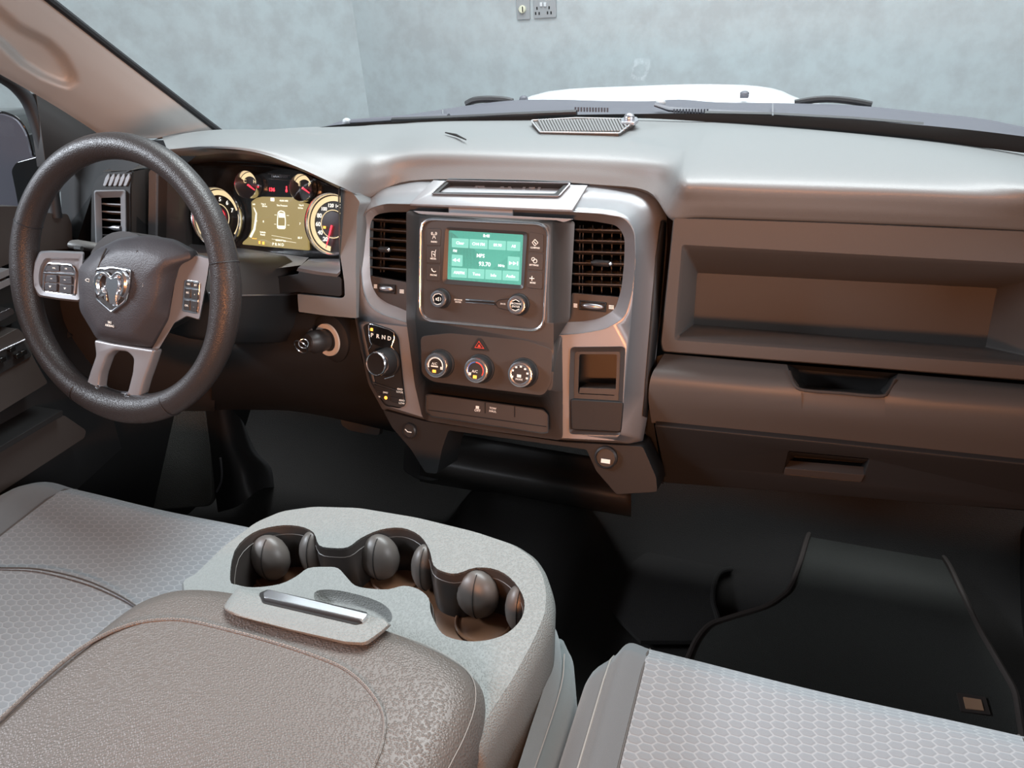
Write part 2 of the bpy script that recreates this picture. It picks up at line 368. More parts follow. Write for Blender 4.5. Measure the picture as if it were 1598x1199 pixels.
# stack face frame
SF = Fr((0, .942, .80), (1, 0, 0), (0, -.936, .352))
out_l = [(553, 420), (554, 345), (566, 306), (592, 287), (650, 281), (930, 288), (998, 295), (1024, 304), (1041, 335), (1041, 380), (1030, 500), (1018, 610), (1003, 690), (984, 697), (878, 690), (660, 657), (597, 640), (575, 600), (562, 545), (554, 500)]
mid_l = [(554, 420), (556, 348), (567, 318), (594, 301), (652, 296), (928, 305), (986, 310), (1010, 320), (1022, 345), (1023, 385), (1016, 500), (1006, 610), (996, 684), (980, 692), (878, 686), (661, 654), (600, 637), (577, 598), (563, 545), (555, 500)]
frt_l = [(559, 420), (560, 350), (572, 328), (598, 318), (655, 315), (925, 325), (960, 328), (983, 340), (991, 362), (992, 395), (985, 500), (975, 610), (969, 676), (960, 688), (878, 684), (662, 652), (604, 634), (580, 596), (567, 545), (560, 500)]
rad = [6, 10, 12, 12, 6, 6, 12, 12, 10, 8, 6, 6, 4, 4, 2, 2, 4, 6, 6, 6]
def lp(l, h, F=SF, r=None, seg=4): return [F.pt(x, y, h) for x, y in fillet(l, rad if r is None else r, seg)]
L_out, L_in = [(700, 320), (600, 318), (571, 327), (562, 348), (561, 400), (565, 450), (574, 476), (594, 491), (620, 499), (645, 508), (700, 508)], [(700, 331), (605, 331), (584, 336), (577, 352), (577, 400), (578, 438), (586, 460), (603, 473), (622, 480), (645, 490), (700, 490)]
R_out, R_in = [(800, 326), (930, 333), (975, 340), (990, 362), (992, 410), (986, 460), (975, 496), (945, 514), (906, 521), (860, 524), (800, 524)], [(800, 338), (925, 345), (964, 352), (975, 370), (974, 410), (970, 450), (960, 484), (935, 498), (906, 502), (880, 503), (800, 503)]
vr = [1, 10, 12, 10, 10, 12, 12, 12, 8, 8, 1]
shift_hole = [(566, 508), (580, 504), (613, 515), (622, 527), (633, 630), (625, 638), (601, 634), (590, 618)]
cub_hole = [(890, 542), (976, 541), (973, 600), (969, 680), (888, 678), (888, 600)]
mb = MB(); mb.loft([lp(out_l, -.055), lp(out_l, -.045), lp(mid_l, -.016), lp(frt_l, 0)], True)
mb.plate(SF, [fillet(frt_l, rad, 4), fillet(L_out, vr, 4), fillet(R_out, vr, 4), fillet(shift_hole, 5, 4), fillet(cub_hole, 7, 4)], 0, .003)
obj('centre_bezel', mb, M['silver'], DASH, sharp=50)
for o_, i_ in ((L_out, L_in), (R_out, R_in)):
    mb = MB(); mb.loft([lp(o_, .0005, r=vr), lp(o_, -.004, r=vr), lp(i_, -.016, r=vr), lp(i_, -.03, r=vr)], True)
    obj('vent_surround', mb, M['silver'], DASH, sharp=50)
# dark sliver set in the right flank
mb = MB(); pts = [(1034, 345, -.03), (1024, 400, -.02), (1018, 500, -.018), (1010, 600, -.018), (1006, 650, -.02)]
pts2 = [(1040, 348, -.036), (1037, 400, -.04), (1029, 500, -.04), (1018, 600, -.04), (1010, 652, -.04)]
mb.grid([[SF.pt(x, y, h + .004) for x, y, h in pts], [SF.pt(x, y, h + .004) for x, y, h in pts2]]); obj('side_insert', mb, M['lower'], DASH, solid=.003)

# central raised piece
ctr_b = [(634, 329), (897, 345), (893, 420), (889, 500), (867, 523), (877, 526), (878, 610), (878, 688), (760, 672), (660, 656), (647, 600), (634, 500)]
ctr_f = [(654, 334), (862, 343), (863, 420), (864, 500), (864, 540), (864, 580), (862, 606), (850, 622), (760, 611), (672, 600), (656, 588), (648, 500)]
cr = [6, 6, 6, 6, 3, 3, 6, 10, 3, 10, 10, 6]
mb = MB(); mb.loft([lp(ctr_b, -.03, r=cr), lp(ctr_b, .002, r=cr), lp(ctr_f, .020, r=cr)], True, False, False)
RADO = [(657, 341), (857, 350), (848, 517), (655, 499)]
mb.plate(SF, [fillet(ctr_f, cr, 4), fillet(RADO, 22, 8)], .020, .003)
obj('centre_panel', mb, M['panel'], DASH, sharp=50)
# brow strip above the radio
mb = MB(); mb.loft([lp([(644, 329), (895, 342), (880, 347), (868, 344), (655, 334)], h, r=2) for h in (-.01, .0205)], True, False, True)
obj('panel_brow', mb, M['silver'], DASH, bev=.002)

# coin tray with raised letters on top of the bezel
TF = fr3(SF.pt(652, 315, 0), SF.pt(925, 325, 0), (U(790, 281, Y=1.022)))
tray_o = [(673, 302), (697, 281.5), (890, 286), (872, 306)]
tray_i = [(684, 300), (701, 284.5), (880, 288.5), (866, 302)]
cap_o = [(639, 318), (676, 281), (917, 289), (893, 328)]
mb = MB(); mb.plate(TF, [cap_o, fillet(tray_o, 3, 3)], .004, .004, .0008); obj('tray_cap', mb, M['silver'], DASH)
mb = MB(); lo = [TF.pt(x, y, .006) for x, y in fillet(tray_o, 3, 3)]; l2 = [TF.pt(x, y, .0045) for x, y in fillet(tray_i, 3, 3)]
mb.loft([[TF.pt(x, y, .003) for x, y in fillet(tray_o, 3, 3)], lo, l2, [p - TF.n * .012 for p in l2]], True, False, True); obj('coin_tray', mb, M['lower'], DASH, bev=.0006)
mb = MB()
for ch, x in (('R', 752), ('A', 790), ('M', 830)): mb.text(TF, ch, x, 295 + (x - 790) * .03, 11, -.004, sx=1.9, ext=.003)
obj('embossed_lettering', mb, M['silver'], DASH)
mb = MB(); mb.tube([TF.pt(x, y, .0065) for x, y in fillet(tray_o, 3, 3)], .0009, 6, True); obj('tray_rim', mb, M['satin'], DASH)

# defroster / speaker grille
GF = Fr(U(905, 195, Z=.942), (1, 0, 0), (0, -.02, 1))
go = [(829, 188), (843, 206), (966, 208), (994, 186), (900, 184)]
mb = MB(); mb.prism(GF, go, -.004, .003, 2); obj('grille_bed', mb, M['panel'], DASH)
g = obj('speaker_grille', MB().tube([GF.pt(x, y, .004) for x, y in fillet(go, 2)], .0012, 6, True), M['grey_plate'], DASH)
mb = MB()
for k in range(34):
    x = 836 + k * 4.6; yb = 189 if x > 833 else 190
    x1 = x + 4; bot = 206 if x1 < 966 else 206 - (x1 - 966) * .75; top = 187 - max(0, (x - 900)) * .02 + max(0, 840 - x) * 1.2
    mb.tube([GF.pt(x, top, .004), GF.pt(min(x1 + 5, 990), max(bot - 1, top + 2), .004)], .0016, 5)
obj('grille_bars', mb, mat('grille_grey', (.2, .2, .2), .5), g)
t = thing('sun_sensor', 'small clear dome light sensor on the right end of the dash top grille', 'sensor', GF.pt(983, 188, .003))
mb = MB(); mb.prism(GF, [(968, 190), (971, 183), (994, 182), (997, 187), (990, 191)], .003, .008, 2); obj('sensor_base', mb, M['satin'], t, bev=.001)
mb = MB(); mb.ell(GF.pt(982, 184, .010), (GF.u * .0085, GF.v * .0085, GF.n * .0075)); obj('sensor_dome', mb, M['satin'], t)
mb = MB(); mb.tube([U(695, 207, Z=.946), U(712, 211, Z=.947), U(727, 218, Z=.947)], [.001, .0022, .001], 6); obj('pad_slot', mb, M['void'], DASH)

# air vents of the centre stack
def vent(name, quad, slats, tab, label, vanes, h=-.016):
    v = obj(name, MB().loft([lp(quad, -.022, r=4), lp([(x, y) for x, y in quad], -.075, r=4)], True, False, True), M['void'], DASH, label=label)
    fm = MB()
    for (x0, y0), (x1, y1) in slats:
        sm = MB(); a_, b_ = SF.pt(x0, y0, h), SF.pt(x1, y1, h); bk = -SF.n * .022 - SF.v * .003
        sm.loft([[a_ + SF.v * .0011, a_ - SF.v * .0011, a_ - SF.v * .0011 + bk, a_ + SF.v * .0011 + bk], [b_ + SF.v * .0011, b_ - SF.v * .0011, b_ - SF.v * .0011 + bk, b_ + SF.v * .0011 + bk]], True, True, True)
        obj('slat', sm, M['panel'], v, bev=.0005)
    for x, y0, y1 in vanes:
        fm.loft([[SF.pt(x - .8, y0, h - .024), SF.pt(x + .8, y0, h - .024), SF.pt(x + .8, y0, h - .04), SF.pt(x - .8, y0, h - .04)], [SF.pt(x - 1.8, y1, h - .024), SF.pt(x - .2, y1, h - .024), SF.pt(x - .2, y1, h - .04), SF.pt(x - 1.8, y1, h - .04)]], True, True, True)
    obj('vertical_vanes', fm, M['panel'], v)
    c = SF.pt(tab[0], tab[1], h + .004)
    tm = MB(); tm.tube([c - SF.u * tab[2] * .5, c - SF.u * tab[2] * .3, c + SF.u * tab[2] * .32, c + SF.u * tab[2] * .5], [.002, .0045, .0045, .002], 12); obj('vent_tab', tm, M['lower'], v)
    tm = MB(); tm.ell(c + SF.u * tab[2] * .42 + SF.n * .002, (SF.u * .003, SF.v * .0035, SF.n * .004), 8, 10); obj('tab_tip', tm, M['chrome'], v)
    return v
vent('air_vent', [(577, 333), (637, 336), (636, 441), (577, 431)], [((576, y), (637, y + 4.6)) for y in (341.5, 357, 371.5, 386.5, 401.5, 416.5)], (600, 389.5, .022), 'centre air vent left of the radio', [(595, 340, 425), (600, 340, 425)])
vent('air_vent', [(897, 343), (976, 348), (973, 463), (890, 458)], [((897 - i * 1.3, y), (976, y + 2.2)) for i, y in enumerate((358, 375, 392.5, 410, 427, 443))], (939, 411, .030), 'centre air vent right of the radio', [(905, 352, 458), (910, 352, 458), (925, 352, 458), (940, 352, 458), (955, 352, 458), (969, 362, 460)])
for q, wc, ww, tx in (([(577, 430), (637, 441), (640, 497), (620, 488), (598, 478), (580, 462)], (604, 450.5), .027, ((586, 447), (627, 455))), ([(892, 457), (973, 464), (970, 485), (940, 505), (882, 506)], (925, 478), .036, ((898, 477), (954, 479.5)))):
    mb = MB(); mb.prism(SF, q, -.03, -.017, 3); s = obj('vent_shutter_panel', mb, M['panel'], DASH, bev=.0008)
    c = SF.pt(wc[0], wc[1], -.017)
    mb = MB(); mb.loft([[c + SF.u * (sx * (ww / 2 + e)) + SF.v * (sy * (.0055 + e)) + SF.n * h for sx, sy in ((-1, -1), (1, -1), (1, 1), (-1, 1))] for e, h in ((.0015, 0), (.0012, .0025), (0, .003), (-.0005, .001))], True, False, True); obj('thumbwheel_frame', mb, M['lower'], s, bev=.0008)
    mb = MB(); mb.ell(c + SF.n * .002, (SF.u * ww * .46, SF.v * .0042, SF.n * .0045), 10, 16); obj('thumbwheel', mb, M['satin'], s)
    for (x, y), w in zip(tx, (1, 1.3)):
        mb = MB()
        for dy in (-2.2, 0, 2.2): mb.box(SF.pt(x, y + dy, -.0165), (.0055 * w, .0012, .0003), SF)
        obj('airflow_symbol', mb, M['white'], s)

# lower switch bank
SW = [(664, 616), (671, 615), (848, 639), (856, 648), (856, 676), (846, 677), (674, 651), (664, 644)]
mb = MB(); mb.loft([lp(SW, .022, r=3), lp(SW, .024, r=3), lp([(x + (1.5 if x < 760 else -1.5), y + (1.5 if y < 645 else -1.5)) for x, y in SW], .0205, r=3)], True, False, True)
s = obj('switch_bank', mb, M['panel'], DASH, sharp=30)
mb = MB()
for p0, p1 in (((757, 628), (757, 645)), ((803, 634), (803, 651)), ((668, 640), (852, 666))):
    mb.tube([SF.pt(*p0, .021), SF.pt(*p1, .021)], .0006, 5)
obj('switch_gaps', mb, M['void'], s)
mb = MB(); mb.text(SF, 'OFF', 745, 641, 4, .0212); mb.box(SF.pt(745, 636, .021), (.005, .004, .0004), SF); mb.text(SF, 'TOW\nHAUL', 769, 640, 3.2, .0212)
obj('switch_symbols', mb, M['white'], s)
# phone cubby
mb = MB(); co = fillet(cub_hole, 7, 4); ci = fillet([(897, 549), (968, 549), (966, 600), (963, 672), (896, 670), (896, 600)], 5, 4)
ho = fillet([(904, 553), (963, 553), (962, 585), (960, 618), (902, 615), (903, 585)], 4, 4)
mb.loft([[SF.pt(x, y, h) for x, y in co] for h in (-.02, .002)]+[[SF.pt(x, y, -.004) for x, y in ci]], True)
mb.plate(SF, [ci, ho], -.0035, .002); mb.loft([[SF.pt(x, y, -.004) for x, y in ho], [SF.pt(x, y, -.06) for x, y in ho]], True, False, True)
s = obj('phone_cubby', mb, M['panel'], DASH, sharp=30)
mb = MB(); mb.prism(SF, [(905, 605), (962, 607), (960, 617), (903, 614)], -.05, -.004, 1); obj('cubby_lip', mb, M['panel'], s, bev=.001)
mb = MB(); mb.prism(SF, [(890, 623), (973, 628), (969, 675), (891, 671)], -.006, .003, 5); obj('cubby_door', mb, M['lower'], s, bev=.002)

# ---- radio
RAD = thing('radio', 'car radio with lit green touch screen and two chrome-edged knobs in the dashboard', 'radio', SF.loc(0, -.09, 0))
mb = MB(); mb.prism(SF, RADO, .006, .0195, 22, 8); obj('faceplate', mb, M['panel'], RAD, bev=.001)
mb = MB(); mb.tube([SF.pt(x, y, .021) for x, y in fillet(RADO, 23, 8)], .0022, 8, True); obj('chrome_surround', mb, M['chrome'], RAD)
mb = MB(); so = fillet([(695, 354.5), (823, 362), (817, 452), (690, 443)], 7, 4); si = fillet([(700.5, 359.5), (816.5, 366.5), (813, 445), (698, 436)], 2, 4)
mb.loft([lp(so, .0196, r=0.01), lp(so, .0215, r=.01), lp(si, .0195, r=.01)], True); obj('screen_frame', mb, M['dark'], RAD, sharp=25)
mb = MB(); mb.prism(SF, [(700, 359), (817, 366), (813.5, 445.5), (697.5, 437)], .0185, .0195); scr = obj('touch_screen', mb, M['scr'], RAD, label='lit green touch screen')
mb = MB(); h = .0198
for q in ([(705, 371.5), (731.5, 373), (731, 387.5), (705, 386)], [(733, 373), (761, 374.6), (760.6, 389), (732.6, 387.6)], [(762.6, 374.7), (789.6, 376.3), (789.2, 390.8), (762.2, 389.2)], [(791.2, 376.4), (812, 377.6), (811.6, 392.2), (790.8, 391)],
          [(704.6, 417.5), (729, 419), (728.5, 434), (704, 432.6)], [(730.4, 419.1), (756, 420.6), (755.5, 435.6), (730, 434.1)], [(757.4, 420.7), (783, 422.2), (782.5, 437.2), (757, 435.7)], [(784.4, 422.3), (810, 423.8), (809.4, 438.8), (784, 437.3)],
          [(705, 397), (722, 398.3), (721.5, 416), (704.6, 415)], [(792.5, 400), (811, 401.5), (810.2, 421.5), (792, 420)]):
    mb.prism(SF, q, .0194, .0197, 1, 2)
obj('screen_tiles', mb, M['scr_btn'], scr)
mb = MB()
for b, x, y, s in (('8:48', 759, 368.4, 4.6), ('Clear', 718, 379.6, 4.4), ('CH4 FM', 746.6, 381.4, 4.4), ('89.90', 776.5, 383, 4.4), ('All', 801.5, 384.6, 4.4), ('FM', 710, 391.8, 4), ('MPS', 750, 399.5, 5.6), ('93.70', 756.3, 412.6, 6.4), ('MHz', 782.4, 415, 4), ('AM/FM', 716.5, 426, 4.4), ('Tune', 743.5, 428.2, 4.4), ('Info', 770, 430, 4.4), ('Audio', 797, 431.5, 4.4)):
    mb.text(SF, b, x, y, s, h, bold=.02)
for x0, y0, dr in ((709, 406, -1), (715, 406.3, -1), (797, 410.8, 1), (803, 411.2, 1)):
    mb.prism(SF, [(x0 - 2.4 * dr, y0 - 3), (x0 + 3 * dr, y0), (x0 - 2.4 * dr, y0 + 3)], .0194, h)
mb.prism(SF, [(807, 408.2), (808.4, 408.3), (808.2, 414.4), (806.8, 414.3)], .0194, h)
obj('screen_lettering', mb, M['scr_txt'], scr)
# side buttons
LB = [(666, 356, 688, 357, 687, 384, 665.5, 383), (665.5, 385.5, 687, 386.5, 686.5, 411.5, 665, 410.5), (665, 413, 686.5, 414, 686, 439, 665, 438)]
RB = [(826, 362, 848, 366, 847.5, 394, 824.5, 392), (824.4, 394.5, 847.4, 396.5, 846.6, 422.5, 823.5, 420.5), (823.4, 423, 846.5, 425, 846, 452, 822, 449.5)]
for q in LB + RB:
    pts = [(q[0], q[1]), (q[2], q[3]), (q[4], q[5]), (q[6], q[7])]
    mb = MB(); mb.prism(SF, pts, .017, .0205, 2.0, 3); obj('side_button', mb, M['panel'], RAD, bev=.0008)
mb = MB(); h = .0207
for b, x, y in (('RADIO', 677.4, 377.6), ('MEDIA', 676, 404), ('PHONE', 676.6, 429.6), ('COMPASS', 835, 387), ('SETTINGS', 833.2, 414), ('MORE', 831.4, 441.6)): mb.text(SF, b, x, y, 2.6, h, sx=.95, bold=.02)
def poly(mb, pts, r=.0004, hh=h, F=SF): mb.tube([F.pt(x, y, hh) for x, y in pts], r, 5)
poly(mb, [(675, 373), (677.3, 365), (679.6, 373)]); poly(mb, [(676, 370), (678.8, 370.2)])
for dx in (2.6, 4.4):
    for s_ in (-1, 1): poly(mb, [(677.3 + s_ * dx * .8, 362.3), (677.3 + s_ * dx, 364.6), (677.3 + s_ * dx * .8, 367)])
poly(mb, [(673.8, 392.5), (673.8, 401), (679, 401.3), (679, 393.5), (673.8, 392.5)], .0005); poly(mb, [(680.2, 390), (679, 394)]); poly(mb, [(676, 396), (678, 398.5)], .0006)
poly(mb, [(673.5, 419), (674.5, 422.5), (677.5, 424.5), (680.3, 423.5)], .0007)
poly(mb, [(835, 373.8), (839.6, 379), (834.6, 384), (830.6, 378.6), (835, 373.8)], .0006); poly(mb, [(833.6, 377.5), (836.4, 380.8)], .0006)
for cx, cy, r_ in ((832, 404.6, 2.4), (835, 407.6, 3.0)): poly(mb, [(cx + r_ * math.cos(k * PI / 5), cy + r_ * math.sin(k * PI / 5)) for k in range(11)], .0005)
poly(mb, [(826.4, 434.4), (833.8, 435)], .0006); poly(mb, [(830.2, 431), (830, 438.4)], .0006)
mb.text(SF, 'BROWSE\nENTER', 715, 470, 2.4, h); mb.text(SF, 'BACK', 785, 474.5, 2.4, h)
obj('button_lettering', mb, M['white'], RAD)
mb = MB(); mb.prism(SF, [(726.5, 467), (772, 471), (773, 475), (771, 476.5), (727, 471.5)], .0195, .0205, 1); s = obj('disc_slot', mb, M['void'], RAD)
mb = MB(); poly(mb, [(727, 467.3), (772, 471)], .0009, .0208); poly(mb, [(727, 471.4), (771, 475.5)], .0006, .0208); obj('slot_edge', mb, M['chrome'], s)
mb = MB(); poly(mb, [(773, 473.6), (778, 468.4), (800, 466)], .0004, .0202); poly(mb, [(773, 474.6), (777, 480.6), (800, 486.4)], .0004, .0202); obj('panel_groove', mb, M['void'], RAD)

def knob(name, fx, fy, r, hgt, parent, h0=.02, F=SF, face='gloss', taper=1.12, ringw=.0048, label=None):
    a, b = F.uv(fx, fy, h0 + hgt); c = F.loc(a, b, h0)
    k = obj(name, MB().rev(c, F, [(r * 1.25, -.001), (r * 1.22, .002), (r * taper, .003), (r * taper * .99, hgt * .35), (r * 1.03, hgt * .72), (r, hgt * .8)], 40, True), M['lower'], parent, label=label)
    n = 40; mb = MB()
    for q in range(0, n): pass
    obj('knob_ring', MB().rev(c, F, [(r * 1.02, hgt * .70), (r * 1.04, hgt * .82), (r * 1.0, hgt * .97), (r - ringw * .5, hgt), (r - ringw, hgt * .97), (r - ringw, hgt * .9)], 48, False), M['chrome'], k)
    obj('knob_face', MB().rev(c, F, [(r - ringw * .9, hgt * .9), (r - ringw, hgt * .945), (.0005, hgt * .96)], 40, True), M[face], k)
    return k, c, h0 + hgt * .965
k, c, hf = knob('volume_knob', 683, 466.7, .0118, .014, RAD, .0195)
mb = MB(); poly(mb, [(677 + 0, 470), (675.5, 464), (679, 459.5), (685, 458.3), (690, 461)], .0005, hf); poly(mb, [(677, 473), (682, 475.8), (688, 474)], .0005, hf); poly(mb, [(680, 466), (682, 466), (684.5, 464), (684.5, 470), (682, 468), (680, 468)], .0006, hf); poly(mb, [(687, 464.5), (688, 467), (687, 469.5)], .0004, hf)
obj('knob_print', mb, M['white'], k)
k, c, hf = knob('tune_knob', 805, 476.5, .0126, .014, RAD, .0195)
mb = MB(); mb.text(SF, 'BROWSE\nENTER', 805, 476.5, 3.2, hf); poly(mb, [(799.5, 470), (805, 467.8), (810.5, 471)], .0005, hf); poly(mb, [(799.5, 483), (804.5, 485.2), (810, 482.6)], .0005, hf)
obj('knob_print', mb, M['white'], k)

# ---- climate panel
CLI = thing('climate_control_panel', 'climate control panel with three chrome-edged knobs under the radio', 'climate control', SF.loc(0, -.21, 0))
mb = MB(); mb.prism(SF, [(656, 525), (700, 520), (820, 531), (862, 545), (860, 600), (848, 618), (760, 607), (674, 596), (658, 584)], .0195, .0208, 8, 4); obj('climate_faceplate', mb, M['panel'], CLI, bev=.0006)
kn = []
for fx, fy in ((679.5, 570.5), (742, 578.5), (811, 585)):
    kn.append(knob('climate_knob', fx, fy, .0175, .019, CLI, .0205, face='dark'))
def arc(mb, fx, fy, rad_px, a0, a1, hh, r=.0009, F=SF):
    a, b = F.uv(fx, fy, hh); rr = rad_px * .00098
    mb.tube([F.loc(a + rr * math.cos(math.radians(t)), b + rr * math.sin(math.radians(t)), hh) for t in [a0 + (a1 - a0) * i / 14 for i in range(15)]], r, 6)
k, c, hf = kn[0]; mb = MB(); arc(mb, 679.5, 570.5, 11.5, -20, 200, hf); mb.box(SF.pt(678, 572, hf), (.011, .002, .0004), SF); mb.text(SF, 'A/C', 678, 568, 4, hf); mb.box(SF.pt(689, 575, hf), (.004, .004, .0005), SF); obj('knob_print', mb, M['white'], k)
mb = MB(); mb.box(SF.pt(677.5, 579.5, hf), (.0055, .004, .001), SF); obj('indicator_light', mb, M['amber'], k, bev=.0004)
k, c, hf = kn[1]; mb = MB(); mb.text(SF, 'A/C', 741, 580, 4.2, hf); mb.box(SF.pt(733, 583.5, hf), (.004, .004, .0005), SF); obj('knob_print', mb, M['white'], k)
mb = MB(); arc(mb, 742, 578.5, 12, -30, 90, hf); obj('hot_arc', mb, M['red'], k)
mb = MB(); arc(mb, 742, 578.5, 12, 95, 200, hf, .0006); obj('cold_arc', mb, M['blue'], k)
mb = MB(); mb.box(SF.pt(741, 588.5, hf), (.0055, .0045, .001), SF); obj('indicator_light', mb, M['amber'], k, bev=.0004)
k, c, hf = kn[2]; mb = MB(); mb.text(SF, 'MODE', 810, 592.5, 2.8, hf); mb.box(SF.pt(810, 587, hf), (.006, .004, .0004), SF)
for an in (200, 155, 120, 85, 50, 15, -20):
    a_, b_ = SF.uv(811, 585, hf); rr = .0115; mb.box(SF.loc(a_ + rr * math.cos(math.radians(an)), b_ + rr * math.sin(math.radians(an)), hf), (.003, .0026, .0004), SF)
obj('knob_print', mb, M['white'], k)
# hazard button
mb = MB(); mb.prism(SF, [(734, 546), (745, 528), (750, 528), (763, 548)], .019, .0225, 3, 3); s = obj('hazard_button', mb, M['lower'], DASH, bev=.001)
mb = MB(); mb.tube([SF.pt(x, y, .0228) for x, y in ((741, 542.5), (747.3, 533), (755, 544))], .0008, 6, True); mb.prism(SF, [(745, 541.3), (747.5, 537.4), (750.4, 542)], .0225, .0229); obj('hazard_triangle', mb, M['red'], s)

# ---- rotary gear selector (its plate turned a little to the driver)
gn = (SF.n - SF.u * .17).normalized(); GS = Fr(SF.pt(600, 570, .0), SF.u, gn)
GEA = thing('gear_selector', 'rotary gear selector dial with lit P R N D display beside the ignition', 'gear selector', GS.o)
sh = fillet(shift_hole, 5, 4)
mb = MB(); mb.loft([[SF.pt(x, y, -.02) for x, y in sh], [SF.pt(x, y, .003) for x, y in sh], [SF.pt(600 + (x - 600) * .93, 571 + (y - 571) * .96, .0005) for x, y in sh]], True, False, True); obj('selector_plate', mb, M['lower'], GEA, sharp=25)
disp = [(575, 506), (579, 504.5), (608, 513.5), (616, 520), (615, 533), (610.5, 540), (600, 543), (584, 538), (576, 530)]
mb = MB(); mb.prism(SF, disp, .001, .0025, 2, 3); s = obj('gear_display', mb, M['gloss'], GEA)
mb = MB(); poly(mb, [(575.5, 522), (575, 508), (578, 505.5), (607, 514.5), (614.5, 519), (615.5, 528), (611, 541), (616, 548), (621, 560), (621.5, 573), (614, 587), (600, 591)], .0009, .003); poly(mb, [(575.5, 522), (577, 533), (580, 538), (575, 547)], .0008, .003); obj('display_trim', mb, M['chrome'], s)
mb = MB()
for ch, x, y in (('P', 580.5, 523.5), ('R', 589.5, 525.2), ('N', 598.5, 526.8), ('D', 607.5, 528.6)): mb.text(SF, ch, x, y, 6.3, .003, bold=.02)
obj('gear_letters', mb, M['white'], s)
mb = MB(); mb.box(SF.pt(580, 514.4, .003), (.0045, .0045, .0012), SF); obj('park_light', mb, M['amber'], s, bev=.0008)
knob('selector_dial', 585.5, 568.5, .0182, .030, GEA, .001, GS, 'lower', 1.14, .002)
# drive mode buttons
DM = thing('drive_mode_panel', 'four wheel drive button panel with one amber light under the gear dial', 'button panel', SF.pt(610, 636, .0))
mb = MB(); mb.prism(SF, [(580, 596), (628, 612), (632.5, 630), (628, 636.5), (604, 632), (590, 617)], .0, .0035, 3, 3); obj('panel_base', mb, M['dark'], DM, bev=.0008)
for q in ([(583, 600), (605, 607), (607, 616), (588, 611)], [(607, 608), (627, 613.5), (629, 622), (609, 617)], [(590, 613), (607, 617.5), (609, 626), (597, 623)], [(609, 618.5), (629.5, 623.5), (631, 631), (611, 628)]):
    mb = MB(); mb.prism(SF, q, .003, .005, 1, 2); obj('drive_button', mb, M['lower'], DM, bev=.0005)
mb = MB(); mb.text(SF, '4WD\nLOCK', 624, 610, 3.0, .0052); mb.text(SF, '4WD\nLOW', 627, 627.5, 3.0, .0052); mb.text(SF, '2WD', 601.5, 613, 2.6, .0052); mb.text(SF, 'N', 592, 619.5, 2.6, .0052); obj('button_lettering', mb, M['white'], DM)
mb = MB(); mb.ell(SF.pt(602, 621, .0055), (SF.u * .0028, SF.v * .0028, SF.n * .001), 6, 10); obj('mode_light', mb, M['amber'], DM)

# ---- passenger side of the dashboard
PF = fr3(U(1052, 337, Y=.953), U(1598, 358, Y=.953), U(1037, 552, Y=.945))
po = [(1051, 339), (1300, 347), (1598, 360), (1760, 368), (1760, 607), (1598, 594), (1300, 570), (1034, 549), (1031, 535), (1045, 400)]
pr_ = [3, 1, 1, 1, 1, 1, 1, 5, 5, 1]
ho1 = [(1064, 382), (1598, 411), (1675, 415), (1672, 578), (1598, 571), (1052, 531)]; hr1 = [5, 1, 6, 6, 1, 5]
ho2 = [(1070, 390), (1598, 419), (1662, 423), (1658, 569), (1598, 565), (1058, 524)]
bk = [(1088, 426), (1300, 437), (1556, 450), (1538, 542), (1300, 524), (1082, 506)]
mb = MB(); l0 = fillet(po, pr_, 3)
mb.loft([[PF.pt(x, y, -.03) for x, y in l0], [PF.pt(x, y, -.003) for x, y in l0], [PF.pt(1300 + (x - 1300) * .995, 460 + (y - 460) * .985, 0) for x, y in l0]], True)
mb.plate(PF, [fillet([(1300 + (x - 1300) * .995, 460 + (y - 460) * .985) for x, y in po], pr_, 3), fillet(ho1, hr1, 3)], 0, .003)
mb.loft([lp(ho1, 0, PF, hr1, 3), lp(ho2, -.008, PF, hr1, 3), [U(x, y, Y=.95 + .128) for x, y in fillet(bk, [3, 1, 3, 3, 1, 3], 3)]], True, False, True)
obj('storage_shelf', mb, M['shelf'], DASH, sharp=35)
# bulging knee panel under the shelf with the handle pocket
mb = MB()
Lc = [[(1037, 552, .955), (1228, 569, .955)], [(1028, 566, .932), (1233, 582, .932)], [(1016, 588, .908), (1249, 608, .906)], [(1012, 622, .905), (1251, 642, .902)], [(1017, 660, .915), (1251, 684, .915)]]
Rc = [[(1402, 583, .955), (1598, 600, .955), (1760, 612, .955)], [(1396, 594, .932), (1598, 610, .93), (1760, 622, .93)], [(1382, 619, .905), (1598, 636, .905), (1760, 648, .905)], [(1382, 655, .902), (1598, 675, .902), (1760, 690, .902)], [(1382, 699, .915), (1598, 722, .915), (1760, 738, .915)]]
Mc = [[(1249, 608, .906), (1315, 614, .9055), (1382, 619, .905)], [(1251, 642, .902), (1315, 649, .902), (1382, 655, .902)], [(1251, 684, .915), (1315, 691, .915), (1382, 699, .915)]]
for g_ in (Lc, Rc, Mc): mb.surf([[U(x, y, Y=Y) for x, y, Y in r] for r in g_], 3, 5)
obj('knee_bolster', mb, M['shelf'], DASH, sharp=80)
mb = MB(); hp = [(1228, 569, .955), (1233, 582, .932), (1240, 600, .908), (1249, 608, .906), (1370, 618, .905), (1382, 619, .905), (1396, 594, .932), (1402, 583, .955)]
o_ = [U(x, y, Y=Y) for x, y, Y in hp]; i_ = [U(x, y, Y=.985) for x, y in ((1246, 577), (1250, 588), (1254, 598), (1260, 602), (1366, 611), (1374, 609), (1384, 597), (1388, 590))]
mb.loft([o_, i_], True, False, True); obj('handle_pocket', mb, M['dark'], DASH, sharp=35)
